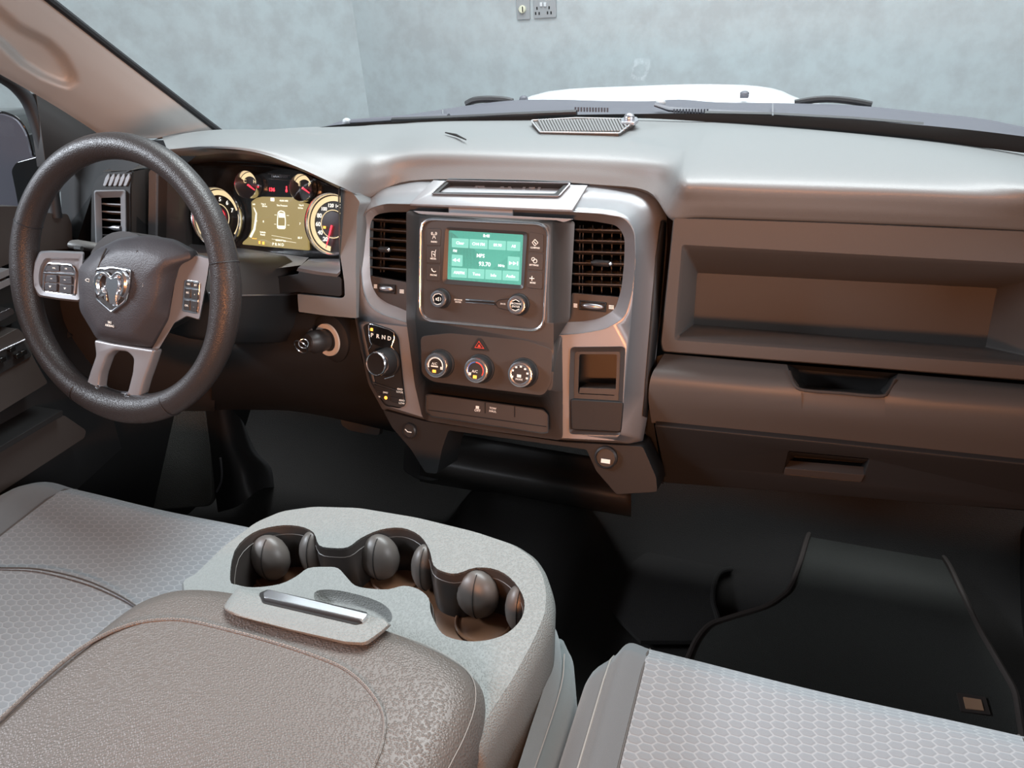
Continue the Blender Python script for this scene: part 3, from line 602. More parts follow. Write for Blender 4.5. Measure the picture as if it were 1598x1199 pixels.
mb = MB(); mb.tube(cro([U(x, y, Y=Y - .001) for x, y, Y in ((1232, 580, .934), (1240, 600, .909), (1254, 609, .9055), (1315, 614, .905), (1372, 618.5, .9045), (1386, 612, .912), (1397, 593, .934))], 4), .0022, 8); obj('pocket_lip', mb, M['panel'], DASH)
GD = fr3(U(1021, 664, Y=.905), U(1598, 724, Y=.905), U(1034, 754, Y=.925))
go_ = [(1021, 664), (1300, 692), (1598, 724), (1760, 741), (1760, 812), (1598, 797), (1420, 784), (1300, 774), (1036, 754), (1034, 726)]
gh = [(1231, 705), (1356, 717), (1344, 752), (1223, 740)]
mb = MB(); mb.plate(GD, [fillet(go_, 3, 3), fillet(gh, 3, 3)], .0, .02, .002)
GB = obj('glove_box_door', mb, M['lower'], DASH, sharp=40)
mb = MB(); mb.loft([lp(gh, -.001, GD, 3, 3), [GD.pt(x, y, -.03) for x, y in fillet([(1240, 712), (1346, 722), (1338, 745), (1233, 735)], 3, 3)]], True, False, True); obj('pull_recess', mb, M['dark'], GB, sharp=30)
mb = MB(); mb.prism(GD, [(1225, 731), (1349, 742), (1344, 752), (1223, 740)], -.015, .001, 1); obj('pull_lip', mb, M['panel'], GB, bev=.001)
mb = MB(); mb.grid([[U(x, y, Y=Y) for x, y, Y in ((1010, 560, .96), (1004, 640, .93), (1014, 735, .93), (1020, 750, 1.0))], [U(x, y, Y=Y) for x, y, Y in ((1036, 553, .965), (1020, 660, .918), (1034, 748, .93), (1036, 756, 1.0))]]); obj('side_gap_panel', mb, M['lower'], DASH)
# body under the dashboard: dark shells
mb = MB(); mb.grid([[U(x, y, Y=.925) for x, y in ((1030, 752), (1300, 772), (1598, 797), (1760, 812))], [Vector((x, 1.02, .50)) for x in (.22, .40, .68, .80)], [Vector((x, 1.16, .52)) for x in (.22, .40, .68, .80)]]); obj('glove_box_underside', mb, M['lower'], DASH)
# lower centre: pods left and right, recess and duct
mb = MB()
lo_l = [(597, 640), (660, 657), (878, 690), (1003, 697), (1024, 745), (1026, 768), (962, 772), (930, 735), (915, 702), (700, 672), (690, 700), (682, 740), (664, 738), (640, 700), (612, 668)]
mb.prism(SF, lo_l, -.09, -.012, 4, 3); obj('lower_surround', mb, M['lower'], DASH, bev=.004)
for nm, cx, cy, r_, tx in (('power_outlet', 945, 715, .0165, True), ('dimmer_outlet', 638, 673, .012, False)):
    a_, b_ = SF.uv(cx, cy, -.006)
    s = obj(nm, MB().rev(SF.loc(a_, b_, -.012), SF, [(r_, 0), (r_, .006), (r_ * .85, .008), (r_ * .8, .005), (.0004, .005)], 28), M['dark'], DASH)
    mb = MB()
    if tx: mb.box(SF.pt(cx, cy + 5, -.004), (.013, .006, .0006), SF)
    else: poly(mb, [(632, 670), (636, 674), (642, 675)], .0008, -.004)
    obj('outlet_print', mb, M['white'], s)
mb = MB(); dl = []
for x, Y_ in ((655, 1.06), (700, 1.05), (760, 1.04), (850, 1.03), (940, 1.03), (985, 1.04)):
    t_ = (x - 655) / 330
    dl.append([U(x, yy + t_ * 55, Y=Y_ + dY) for yy, dY in ((668, .06), (690, .04), (712, .0), (728, -.012), (740, 0), (748, .04), (752, .09))])
mb.surf(dl, 3, 4); obj('tunnel_duct', mb, M['panel'], DASH, sharp=80, solid=.004)
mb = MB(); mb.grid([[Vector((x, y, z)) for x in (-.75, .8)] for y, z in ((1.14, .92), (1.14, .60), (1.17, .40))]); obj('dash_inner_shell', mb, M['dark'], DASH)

# ---- instrument binnacle
KF = Fr(U(440, 335, Y=1.03), (1, 0, 0), (0, -.94, .34))
face_o = [(250, 262), (330, 252), (400, 255), (465, 266), (529, 296), (533, 406), (500, 404), (372, 388), (270, 378)]
CLU = thing('instrument_cluster', 'lit instrument cluster with round gauges and amber screen behind the steering wheel', 'instrument cluster', KF.loc(0, -.08, 0))
mb = MB(); mb.prism(KF, face_o, -.03, -.004, 2); obj('cluster_face', mb, M['gloss'], CLU)
back = [(286, 259), (336, 252), (400, 254), (463, 265), (530, 296)]
mb = MB(); mb.surf([[F0[1] * .9 + F0[0] * .1, F0[1] * .5 + F0[2] * .5, F0[2], F0[3], F0[4]], [KF.pt(x, y, -.004) for x, y in back]], 5, 2); obj('hood_liner', mb, M['panel'], DASH)
mb = MB(); mb.grid([[U(x, y, Y=.93) for x, y in ((530, 294), (531, 350), (531, 425))], [KF.pt(x, y, -.004) for x, y in ((527, 296), (528, 350), (529, 404))]]); obj('hood_side', mb, M['lower'], DASH)
def gauge(name, cx, top, bot, dial_mat, label, band, nums, a0, a1, red, big=True, hubr=.5):
    a_, t_ = KF.uv(cx, top, .0); _, b_ = KF.uv(cx, bot, .0); r = (t_ - b_) / 2; cv = (t_ + b_) / 2; ca = KF.uv(cx, (top + bot) / 2, 0)[0]; c = KF.loc(ca, cv, .0045)
    g_ = obj(name, MB().rev(c, KF, [(r * .98, -.012), (r * .97, -.006), (.0005, -.006)], 48), M['gface'], CLU, label=label)
    obj('gauge_rim', MB().rev(c, KF, [(r * 1.02, -.006), (r * 1.02, .004), (r * .98, .007), (r * .94, .004), (r * .93, -.006)], 56, False), M['chrome'], g_)
    P_ = lambda rad_, an, h_=-.0045: c + KF.u * (rad_ * math.cos(math.radians(an))) + KF.v * (rad_ * math.sin(math.radians(an))) + KF.n * h_
    if band:
        m2 = MB(); an = [band[0] + (band[1] - band[0]) * i / 40 for i in range(41)]
        m2.grid([[P_(r * .90, x) for x in an], [P_(r * (.74 if big else .62), x) for x in an]]); obj('gauge_band', m2, M['cream'], g_)
    m2 = MB()
    for i, s_ in enumerate(nums):
        x = a0 + (a1 - a0) * i / max(1, len(nums) - 1); p_ = P_(r * (.60 if big else .5), x, -.0042)
        cu = bpy.data.curves.new('t', 'FONT'); cu.body = s_; cu.size = r * (.19 if len(s_) < 3 else .155) * (1 if big else 1.9); cu.align_x = 'CENTER'; cu.align_y = 'CENTER'; cu.extrude = .0001; cu.offset = r * .004
        q = p_ - KF.o; m2._take(cu, KF, q.dot(KF.n), q.dot(KF.u), q.dot(KF.v))
    obj('numerals', m2, M['gtxt'] if big else M['cream'], g_)
    if big:
        obj('gauge_hub', MB().rev(c, KF, [(r * .42, -.006), (r * .40, -.002), (.0005, -.001)], 40), M['ghub'], g_)
        m2 = MB(); m2.tube([P_(r * .45, x, -.002) for x in range(0, 360, 12)], .0007, 6, True); obj('hub_ring', m2, M['cream'], g_)
    m2 = MB(); m2.tube([P_(r * (.05 if big else .0), red, .001), P_(r * (.82 if big else .7), red, .001)], [.0016, .0006], 6); obj('needle', m2, M['gred'], g_)
    return c, r, P_, g_
c, r, P_, g_ = gauge('tachometer', 342, 292, 386, M['gface'], 'left round dial with numerals 1 to 7', (20, 215), list('1234567'), 205, 25, 235)
m2 = MB(); m2.tube([P_(r * .3, x, .0) for x in range(-60, 61, 12)], .0012, 6); obj('red_hub_glow', m2, M['gred'], g_)
m2 = MB(); m2.grid([[P_(r * .90, x) for x in range(-40, 11, 5)], [P_(r * .78, x) for x in range(-40, 11, 5)]]); obj('lower_band', m2, M['cream'], g_)
c, r, P_, g_ = gauge('speedometer', 521, 301, 398, M['gface'], 'right round dial with speed numerals', (55, 262), ['20', '40', '60', '80', '100', '120', '140', '160', '180'], 238, 20, 254)
m2 = MB(); mm = KF.uv(509, 355, 0); m2.box(KF.loc(*mm, .005), (.005, .004, .0006), KF); obj('warning_lamp', m2, M['amber'], g_)
gauge('temperature_gauge', 390, 267, 310.5, M['gface'], 'small round gauge left of the red clock', (30, 150), ['C', 'H'], 150, 30, -30, False)
gauge('fuel_gauge', 475, 272, 315, M['gface'], 'small round gauge right of the red clock', (30, 150), ['E', 'F'], 150, 30, -30, False)
ds = [(392, 315), (400, 309), (409.5, 307), (456, 308), (463, 313.5), (481, 318.5), (477, 330), (476, 345), (477, 360), (480, 374), (481, 391), (378, 381.5), (379, 378), (387, 371), (392, 360), (393, 345), (393, 330)]
mb = MB(); mb.prism(KF, ds, -.004, .001, 2, 2); s = obj('information_display', mb, M['disp'], CLU, label='amber backlit information screen')
mb = MB(); hh = .0013
for b, x, y, s_ in (('06:06 HRS', 443, 313.5, 2.6), ('Tire Pressure', 440, 321, 2.6), ('Trip A', 411, 318.5, 2.4), ('0.0 km', 413, 322, 2.4), ('Trip B', 470, 320.5, 2.4), ('0.0 km', 469, 324.8, 2.4), ('Vehicle\nReady', 410, 364.5, 2.6), ('85 F', 468, 371.5, 3.2), ('000017 km', 438, 375.5, 3.0), ('P R N D', 434, 381.8, 4.4), ('240', 396, 319, 2.4), ('8', 411, 346, 3.2), ('7', 468, 349.5, 3.2), ('30', 400, 345, 2)):
    mb.text(KF, b, x, y, s_, hh, bold=.03)
for a_, b_ in (((424, 367.5), (455, 373)), ((424, 373), (462, 379))): mb.tube([KF.pt(*a_, hh), KF.pt(*b_, hh)], .0003, 5)
mb.tube([KF.pt(x, y, hh) for x, y in ((396, 324), (400, 333), (399, 345), (397, 358), (391, 370))], [.0008, .0014, .0018, .0020, .0022], 6)
# little top view of the truck
mb.tube([KF.pt(x, y, hh) for x, y in fillet([(434, 331), (438, 329), (444, 331), (445.5, 345), (445, 357), (433, 356.5), (433, 345)], 2, 3)], .0009, 6, True)
mb.prism(KF, [(435, 332), (444, 333), (444, 340), (435, 339.5)], .001, .0016); mb.prism(KF, [(434, 352), (444.5, 352.5), (444.5, 356), (434, 355.5)], .001, .0016)
for x, y in ((430, 335.5), (449, 336.5), (429.5, 350), (450, 351.5)): mb.box(KF.pt(x, y, hh), (.004, .0008, .0005), KF)
mb.prism(KF, [(422, 308.5), (428, 308.7), (428, 314.5), (422, 314)], .001, .0015, 1, 2)
obj('display_lettering', mb, M['disp_txt'], s)
mb = MB(); mb.box(KF.pt(405, 378.5, hh), (.003, .005, .0006), KF); mb.box(KF.pt(411, 379.5, hh), (.004, .005, .0006), KF); mb.box(KF.pt(397, 372.5, hh), (.009, .001, .0006), KF); obj('display_telltales', mb, M['amber'], s)
mb = MB(); mb.text(KF, '136', 424, 296.2, 5.6, -.003, bold=.03); mb.ell(KF.pt(447, 298, -.003), (KF.u * .002, KF.v * .0025, KF.n * .0005), 5, 8); mb.box(KF.pt(447, 293.6, -.003), (.0016, .006, .0006), KF); obj('red_clock', mb, M['gred'], CLU)
mb = MB(); mb.text(KF, 'TRADESMAN', 436, 275.5, 4, -.003, sx=.95); mb.tube([KF.pt(x, y, -.003) for x, y in ((418, 271), (453, 274))], .0004, 5); mb.tube([KF.pt(x, y, -.003) for x, y in ((419, 279), (453, 281.5))], .0004, 5); obj('chrome_badge', mb, M['satin'], CLU)
mb = MB(); mb.prism(KF, [(270, 260), (400, 256), (466, 267), (528, 297), (531, 404), (372, 388), (270, 378)], .0145, .0155, 2); obj('cluster_lens', mb, M['gglass'], CLU)

# surround of the binnacle: leg beside the bezel, lip, lower trim
mb = MB(); LF = Fr(U(540, 400, Y=.93), (1, 0, 0), (0, -.96, .28))
leg = [(531, 292), (550, 300), (562, 316), (557, 332), (555, 420), (556, 497), (510, 493), (466, 487), (464, 459), (533, 466), (538, 462), (537, 440), (531, 400)]
mb.prism(LF, leg, -.05, 0, [2, 4, 4, 6, 2, 1, 1, 2, 2, 3, 3, 2, 2], 3); obj('binnacle_leg', mb, M['pad'], DASH, bev=.003)
mb = MB(); mb.prism(LF, [(300, 448), (465, 428), (466, 424), (530, 432), (533, 436), (533, 460), (530, 463), (464, 456), (300, 470)], -.06, -.004, 1); obj('binnacle_lower_trim', mb, M['lower'], DASH, bev=.002)
mb = MB(); ln = [LF.pt(x, y, .0) for x, y in ((463, 422), (470, 414), (500, 418), (526, 418), (531, 423))]
mb.loft([[LF.pt(x, y, -.004) for x, y in ((463, 423), (496, 429), (526, 432.5), (531, 427))], [LF.pt(x, y, .002) for x, y in ((465, 418), (496, 424), (526, 427.5), (531, 423))], [LF.pt(x, y, -.006) for x, y in ((470, 414), (500, 417), (526, 418.5), (531, 416))], [KF.pt(x, y, 0) for x, y in ((482, 404), (500, 404), (520, 404), (529, 404))]], False)
mb.grid([[LF.pt(x, y, -.008) for x, y in ((300, 425), (400, 423), (470, 414))], [KF.pt(x, y, 0) for x, y in ((290, 380), (380, 388), (482, 402))]]); obj('binnacle_lip', mb, M['silver'], DASH, sharp=60)
# knee panel on the driver's side with the ignition bulge
KP = fr3(U(470, 490, Y=.93), U(556, 500, Y=.93), U(520, 610, Y=.93))
mb = MB(); rows_ = [[(330, 480, .95), (400, 486, .95), (470, 489, .945), (556, 499, .945)], [(330, 520, .93), (400, 522, .93), (462, 520, .925), (560, 522, .925)], [(330, 552, .915), (380, 553, .915), (450, 553, .912), (565, 562, .915)], [(330, 590, .92), (380, 590, .92), (450, 592, .92), (582, 606, .925)], [(330, 625, .96), (400, 626, .96), (480, 632, .96), (605, 650, .96)], [(330, 640, 1.03), (400, 640, 1.03), (480, 645, 1.03), (640, 680, 1.03)]]
mb.surf([[U(x, y, Y=Y) for x, y, Y in r_] for r_ in rows_], 4, 4); obj('knee_panel', mb, M['lower'], DASH, sharp=70)

mb = MB(); ce = [A0[-1], B0[-1], D0[-1], E0[-1], F0[-1], U(1760, 607, Y=.945), U(1760, 648, Y=.905), U(1760, 738, Y=.915), U(1760, 812, Y=.925), Vector((.80, 1.16, .52)), Vector((.80, 1.14, .88))]
cc = Vector((.80, 1.04, .72)); mb.add(ce + [cc], [(i, (i + 1) % len(ce), len(ce)) for i in range(len(ce))]); obj('dash_end_cap', mb, M['lower'], DASH)

# ---- left pod with the outer vent
VF = Fr(U(172, 335, Y=.90), (1, 0, 0), (0, -.95, .31))
pod_f = [(141, 450), (143, 305), (147, 284), (160, 270), (206, 266), (203, 296), (204, 450)]
pod_r = [7, 6, 8, 10, 4, 2, 2]
mb = MB(); mb.loft([lp([(x + 14 + (18 if x > 190 else 0), y - 6) for x, y in pod_f], -.09, VF, pod_r), lp(pod_f, -.004, VF, pod_r)], True, True)
vo = [(152, 302), (192, 301), (194, 445), (156, 445)]
mb.plate(VF, [fillet(pod_f, pod_r, 4), fillet(vo, 3, 3)], 0, .004)
obj('side_vent_pod', mb, M['lower'], DASH, sharp=45)
v = obj('air_vent', MB().loft([lp(vo, -.004, VF, 3), lp(vo, -.07, VF, 3)], True, False, True), M['void'], DASH, label='tall side air vent behind the steering wheel')
mb = MB(); vi = [(158, 309), (188, 308), (190, 440), (162, 440)]
mb.loft([lp([(146.5, 297), (196.5, 296), (199, 448), (151, 448)], .001, VF, 4), lp([(148, 299), (195, 298), (197, 447), (153, 447)], .005, VF, 4), lp(vi, -.006, VF, 2), lp(vi, -.02, VF, 2)], True); obj('vent_frame', mb, M['silver'], v, sharp=30)
for y in (319, 331, 343.5, 355.5, 367.5, 380, 392, 404, 416, 428):
    a_, b_ = VF.pt(157, y - 1.2, -.008), VF.pt(191, y + .4, -.008); bk = -VF.n * .022 - VF.v * .004; mb = MB()
    mb.loft([[a_ + VF.v * .001, a_ - VF.v * .001, a_ - VF.v * .001 + bk, a_ + VF.v * .001 + bk], [b_ + VF.v * .001, b_ - VF.v * .001, b_ - VF.v * .001 + bk, b_ + VF.v * .001 + bk]], True, True, True); obj('slat', mb, M['silver'], v)
mb = MB(); c = VF.pt(182, 356, -.004); mb.tube([c - VF.u * .016, c - VF.u * .006, c + VF.u * .008], [.0008, .004, .004], 10); obj('vent_tab', mb, M['satin'], v)
LVF = fr3(VF.pt(160, 289, 0.002), VF.pt(200, 286, 0.002), VF.pt(172, 268, -.03))
for i in range(5):
    x = 163.5 + i * 8; mb = MB(); mb.prism(VF, [(x - 3, 290), (x + 1.2, 290), (x + 6.5, 278), (x + 6, 270.5), (x + 1, 277)], -.001, .0025, 1.2, 2); obj('defrost_louver', mb, M['silver'], DASH)
mb = MB(); mb.grid([[VF.pt(205, y, 0) for y in (268, 300, 450)], [U(238, y, Y=.985) for y in (262, 300, 450)]]); mb.grid([[VF.pt(160, 268, 0), VF.pt(206, 266, 0)], [U(190, 254, Y=.97), U(238, 258, Y=.985)]])
obj('pod_flank', mb, M['panel'], DASH, sharp=30)
mb = MB(); mb.prism(Fr(U(238, 320, Y=.96), (1, 0, 0), (0, -1, 0)), [(232, 268), (238, 262), (244, 268), (242, 440), (230, 440)], -.03, .005, 2); obj('binnacle_edge_strip', mb, M['silver'], DASH, bev=.001)
mb = MB(); mb.prism(Fr(U(248, 320, Y=.96), (1, 0, 0), (0, -1, 0)), [(244, 250), (262, 246), (258, 440), (242, 440)], -.03, .0, 1); mb.grid([[U(258, y, Y=.96) for y in (246, 330, 440)], [KF.pt(300, y, -.004) for y in (256, 330, 430)]]); obj('binnacle_side_wall', mb, M['panel'], DASH, sharp=30)
mb = MB(); mb.surf([[U(x, y, Y=Y) for x, y, Y in r_] for r_ in ([(60, 400, .93), (140, 405, .94), (240, 420, .95), (335, 450, .955)], [(66, 450, .90), (140, 455, .90), (240, 475, .92), (335, 500, .94)], [(78, 515, .89), (140, 522, .885), (240, 540, .905), (335, 552, .915)], [(110, 560, .93), (160, 600, .93), (240, 620, .95), (335, 625, .96)], [(130, 590, 1.03), (180, 625, 1.03), (260, 640, 1.03), (335, 642, 1.03)])], 4, 4); obj('headlamp_panel', mb, M['panel'], DASH, sharp=70)
mb = MB(); mb.prism(Fr(U(95, 525, Y=.885), (1, 0, 0), (0, -.9, .4)), [(82, 520), (102, 514), (111, 524), (98, 533), (86, 538)], 0, .006, 2); obj('headlamp_switch', mb, M['dark'], DASH, bev=.001)
mb = MB(); mb.grid([[Vector((-.82, 1.0, .93)), U(255, 236, Y=.91)], [Vector((-.82, .95, .80)), U(145, 300, Y=.93)], [Vector((-.82, .92, .6)), U(80, 500, Y=.92)]]); obj('dash_end_cap', mb, M['lower'], DASH)

# ================================================================== ignition, key, column, wheel
IG = Fr(U(516, 529, Y=.925), (.95, .1, 0), (-.22, -.93, .20))
t = thing('ignition_switch', 'round ignition switch with a pale ring on the driver side of the centre bezel', 'ignition switch', IG.loc(0, 0, 0))
mb = MB(); mb.rev(IG.loc(0, 0, 0), IG, [(.043, -.02), (.040, .001), (.031, .006)], 40, True); obj('switch_boss', mb, M['lower'], t)
mb = MB(); mb.rev(IG.loc(0, 0, .006), IG, [(.027, 0), (.0265, .003), (.019, .003), (.0185, -.001)], 40, False); obj('switch_ring', mb, mat('pale_ring', (.60, .55, .48), .4), t)
mb = MB(); mb.rev(IG.loc(0, 0, .006), IG, [(.0185, 0), (.0175, .003), (.0005, .003)], 30); obj('switch_face', mb, M['dark'], t)
t = thing('car_key', 'black key fob in the ignition with a small steel key ring', 'key', IG.loc(0, 0, .01))
mb = MB(); kk = [IG.loc(-.002, .0, .009), IG.loc(-.003, .001, .018), IG.loc(-.005, .002, .034), IG.loc(-.006, .003, .043)]
mb.tube(kk, [.0165, .018, .0185, .013], 20, up=IG.v); obj('key_fob', mb, M['dark'], t, sharp=50)
mb = MB(); mb.tube([IG.loc(-.006 + .0190 * math.cos(a), .002 + .0190 * math.sin(a), .026) for a in [PI * (.62 + k / 14) for k in range(11)]], .0018, 6); obj('fob_stripe', mb, M['satin'], t)
mb = MB(); c = kk[3] + Vector((-.010, -.006, -.006)); mb.tube([c + Vector((.011 * math.cos(a), -.004 * math.sin(a), .013 * math.sin(a))) for a in [2 * PI * k / 28 for k in range(28)]], .0013, 6, True)
c2 = c + Vector((.008, -.002, .008)); mb.tube([c2 + Vector((.006 * math.cos(a), .004 * math.cos(a), .008 * math.sin(a))) for a in [2 * PI * k / 20 for k in range(20)]], .0010, 6, True); obj('key_ring', mb, M['chrome'], t)

WC = Vector((-.436, .707, .842)); WF = Fr(WC, (1, 0, 0), (0, -math.cos(.372), math.sin(.372)))
t = thing('steering_column', 'dark plastic steering column cover between the wheel and the instruments', 'steering column', WC - WF.n * .25)
def sect(Y, xc, zt, zb, hw, upper):
    zp = zb + (zt - zb) * .60
    if upper: prof = [(-1, 0), (-.98, .45), (-.84, .86), (-.5, 1.0), (0, 1.04), (.5, 1.0), (.84, .86), (.98, .45), (1, 0)]; return [Vector((xc + a * hw, Y, zp + b * (zt - zp))) for a, b in prof]
    prof = [(-1, 0), (-.98, -.6), (-.85, -.92), (-.5, -1), (.5, -1), (.85, -.92), (.97, -.6), (1, 0)]; return [Vector((xc + a * hw, Y, zp + b * (zp - zb))) for a, b in prof]
for up, nm, mt in ((True, 'upper_shroud', 'panel'), (False, 'lower_shroud', 'lower')):
    mb = MB(); ks = [(.79, -.436, .845, .72, .062), (.83, -.436, .832, .69, .080), (.93, -.436, .795, .64, .086), (1.02, -.436, .762, .61, .088)]
    mb.loft([sect(*k_, up) for k_ in ks], False); mb.add(sect(*ks[0], up), [tuple(range(9 if up else 8))])
    obj(nm, mb, M[mt], t, sharp=60)
mb = MB(); mb.tube([sect(*k_, True)[-1] + Vector((.001, 0, 0)) for k_ in ks], .0012, 6); obj('shroud_seam', mb, M['satin'], t)
t = thing('indicator_stalk', 'grey stalk tip sticking out left behind the steering wheel hub', 'stalk', U(140, 384, Y=.80))
mb = MB(); mb.tube([U(200, 400, Y=.82), U(150, 386, Y=.80), U(120, 382, Y=.79), U(112, 381, Y=.79)], [.008, .009, .010, .008], 14, up=(0, 0, 1), flat=.7); obj('stalk_lever', mb, M['shelf'], t)
mb = MB(); mb.tube([U(118, 387, Y=.782), U(128, 388, Y=.782)], .0035, 8); obj('stalk_end_switch', mb, M['dark'], t)

SW_ = thing('steering_wheel', 'leather-wrapped steering wheel with dark airbag hub and chrome ram head badge', 'steering wheel', WC)
mb = MB(); RM = .1755; n1, n2 = 96, 20; loops = []
for i in range(n1):
    a = 2 * PI * i / n1; wid = 1.0
    for a0_, amp, w_ in ((math.radians(182), .16, .30), (math.radians(-4), .16, .30), (math.radians(-92), .22, .50)):
        d_ = (a - a0_ + PI) % (2 * PI) - PI; wid += amp * math.exp(-(d_ / w_) ** 2)
    rr = .0172; loops.append([WF.loc((RM - (wid - 1) * rr * .8 + rr * wid * math.cos(b)) * math.cos(a), (RM - (wid - 1) * rr * .8 + rr * wid * math.cos(b)) * math.sin(a), rr * 1.02 * math.sin(b)) for b in [2 * PI * k / n2 for k in range(n2)]])
loops.append(loops[0]); mb.loft(loops, True); obj('rim', mb, M['rim'], SW_, sharp=180)
mb = MB()
for an in (157, 12, -116, -62):
    a = math.radians(an); rr = .0176
    mb.tube([WF.loc((RM - .0005 + rr * (1.0 + (.06 if an < 0 else 0)) * math.cos(b)) * math.cos(a), (RM + rr * math.cos(b)) * math.sin(a), rr * 1.02 * math.sin(b)) for b in [2 * PI * k / 24 for k in range(24)]], .0007, 5, True)
obj('rim_seams', mb, M['seal'], SW_)
# hub
HB = [(122, 415), (150, 390), (185, 372), (232, 367), (275, 374), (306, 391), (309, 401), (284, 412), (273, 450), (267, 498), (241, 544), (200, 540), (152, 531), (124, 484), (121, 445)]
HF = [(135, 424), (156, 402), (187, 391), (225, 391), (249, 399), (257, 405), (256, 414), (251, 430), (246, 465), (236, 490), (208, 526), (180, 524), (153, 518), (131, 478), (129, 445)]
cxh, cyh = 190, 455
mb = MB(); mb.loft([lp([(x + 3, y + 2) for x, y in HB], -.05, WF, 8), lp(HB, -.004, WF, 8), lp([(x * .8 + a * .2, y * .8 + b * .2) for (x, y), (a, b) in zip(HB, HF)], .008, WF, 8), lp([(x * .3 + a * .7, y * .3 + b * .7) for (x, y), (a, b) in zip(HB, HF)], .019, WF, 8), lp(HF, .024, WF, 8),
    lp([(cxh + (x - cxh) * .9, cyh + (y - cyh) * .9) for x, y in HF], .0265, WF, 7), lp([(cxh + (x - cxh) * .5, cyh + (y - cyh) * .5) for x, y in HF], .0285, WF, 4)], True, True, True)
obj('airbag_cover', mb, M['airbag'], SW_, sharp=42)
mb = MB(); mb.tube([WF.pt(x, y, h_) for x, y, h_ in ((166, 388, .019), (160, 400, .0255), (153, 420, .0262), (151, 445, .027))], .0012, 6); mb.tube([WF.pt(x, y, h_) for x, y, h_ in ((214, 391, .0245), (209, 412, .0268), (206, 432, .028))], .0006, 6); obj('cover_crease', mb, M['dark'], SW_)
mb = MB(); hh = .0287
mb.text(WF, 'SRS\nAIRBAG', 171, 506, 3.6, hh - .0006, rot=-.04)
for (x, y), hz in (((136, 437), .0268), ((220, 444), .028)): mb.tube([WF.pt(x - 3, y, hz), WF.pt(x, y - 2, hz), WF.pt(x + 3, y - 1, hz), WF.pt(x + 3, y + 3, hz), WF.pt(x - 1, y + 2, hz), WF.pt(x - 3, y, hz)], .0004, 5)
obj('cover_print', mb, M['white'], SW_)
# badge
bd = [(151, 420), (176, 418), (203, 422), (202, 445), (196, 470), (174, 487), (150, 466), (148, 445)]
mb = MB(); mb.prism(WF, bd, .024, .0305, [4, 1, 4, 3, 4, 3, 4, 3], 3); BG = obj('badge', mb, M['dark'], SW_, bev=.001, label='shield badge with chrome ram head')
mb = MB(); mb.tube([WF.pt(x, y, .031) for x, y in fillet(bd, [4, 1, 4, 3, 4, 3, 4, 3], 3)], .0014, 8, True); obj('badge_frame', mb, M['chrome'], BG)
mb = MB(); mb.prism(WF, [(166, 432), (174, 435), (183, 432), (185, 446), (181, 458), (178, 474), (171, 475), (168, 458), (164, 446)], .030, .036, 2, 3, taper=.2)
for s_ in (-1, 1):
    X_ = lambda x: 174.5 + s_ * (x - 174.5)
    mb.tube(cro([WF.pt(X_(x), y, .0335) for x, y in ((177, 434), (184, 427), (192, 428), (197, 437), (196.5, 450), (192, 460), (188, 455), (188.5, 449))], 3), [.0035] * 6 + [.0050] * 6 + [.0046] * 4 + [.0036] * 3 + [.0022] * 3, 8)
    mb.prism(WF, [(X_(184), 446), (X_(189), 447), (X_(187), 466), (X_(182), 472)], .030, .0335, 1, 2)
obj('ram_head', mb, M['chrome'], BG, bev=.0006)
# spokes
mb = MB(); lpod = [(62, 392), (80, 391), (132, 393), (126, 472), (90, 468), (60, 463), (51, 448), (50, 430), (53, 410)]
mb.loft([lp(lpod, -.012, WF, 4), lp(lpod, .000, WF, 4), lp([(90 + (x - 90) * .94, 431 + (y - 431) * .92) for x, y in lpod], .005, WF, 4), lp([(92 + (x - 90) * .80, 432 + (y - 431) * .74) for x, y in lpod], .004, WF, 4), lp([(93 + (x - 90) * .74, 433 + (y - 431) * .68) for x, y in lpod], -.001, WF, 4)], True, True, True)
LS = obj('left_spoke', mb, M['silver'], SW_, sharp=35)
mb = MB(); mb.tube([WF.pt(x, y, .001) for x, y in fillet([(69, 424), (75, 411), (113, 414), (118, 426), (115, 462), (67, 455)], 4, 4)], .0014, 8, True); mb.tube([WF.pt(68, 426, .0015), WF.pt(117, 429, .0015)], .0013, 6); obj('button_chrome', mb, M['chrome'], LS)
for q in ([(74, 415), (92, 415), (92, 423), (70, 423)], [(94, 415.5), (111, 416.5), (116, 425.5), (94, 424)], [(72, 430), (88, 430), (88.5, 441), (70, 440)], [(69.5, 442), (88.5, 443), (88, 455), (69.5, 453)], [(93, 431), (111, 432), (111.5, 444), (92.5, 442.5)], [(92.5, 444.5), (111.5, 446), (111, 459), (91.5, 456.5)]):
    mb = MB(); mb.prism(WF, q, -.002, .0025, 1.5, 3); obj('wheel_button', mb, M['airbag'], LS, bev=.0008)
mb = MB(); mb.text(WF, 'VOL', 84, 418.5, 2.4, .0026); mb.text(WF, 'OK', 103, 419.5, 2.4, .0026)
for x, y in ((80, 435), (101, 437)): mb.box(WF.pt(x, y, .0026), (.003, .0008, .0003), WF)
for x, y in ((78, 447), (101, 450)): mb.prism(WF, [(x - 2, y - 1), (x + 2, y - 1), (x, y + 2)], .002, .0028)
obj('button_print', mb, M['white'], LS)
rpod = [(276, 412), (290, 402), (310, 397), (329, 402), (326, 425), (318, 470), (312, 500), (292, 494), (272, 505), (246, 548), (236, 546), (262, 500), (270, 455)]
mb = MB(); mb.loft([lp(rpod, -.016, WF, 3), lp(rpod, -.002, WF, 3), lp([(285 + (x - 285) * .95, 460 + (y - 460) * .96) for x, y in rpod], .002, WF, 3)], True, True, True); RS = obj('right_spoke', mb, M['silver'], SW_, sharp=35)
mb = MB(); mb.prism(WF, [(287, 436), (312, 439), (308, 491), (283, 486)], -.001, .0028, 4, 4); obj('button_bezel', mb, M['chrome'], RS, bev=.0008)
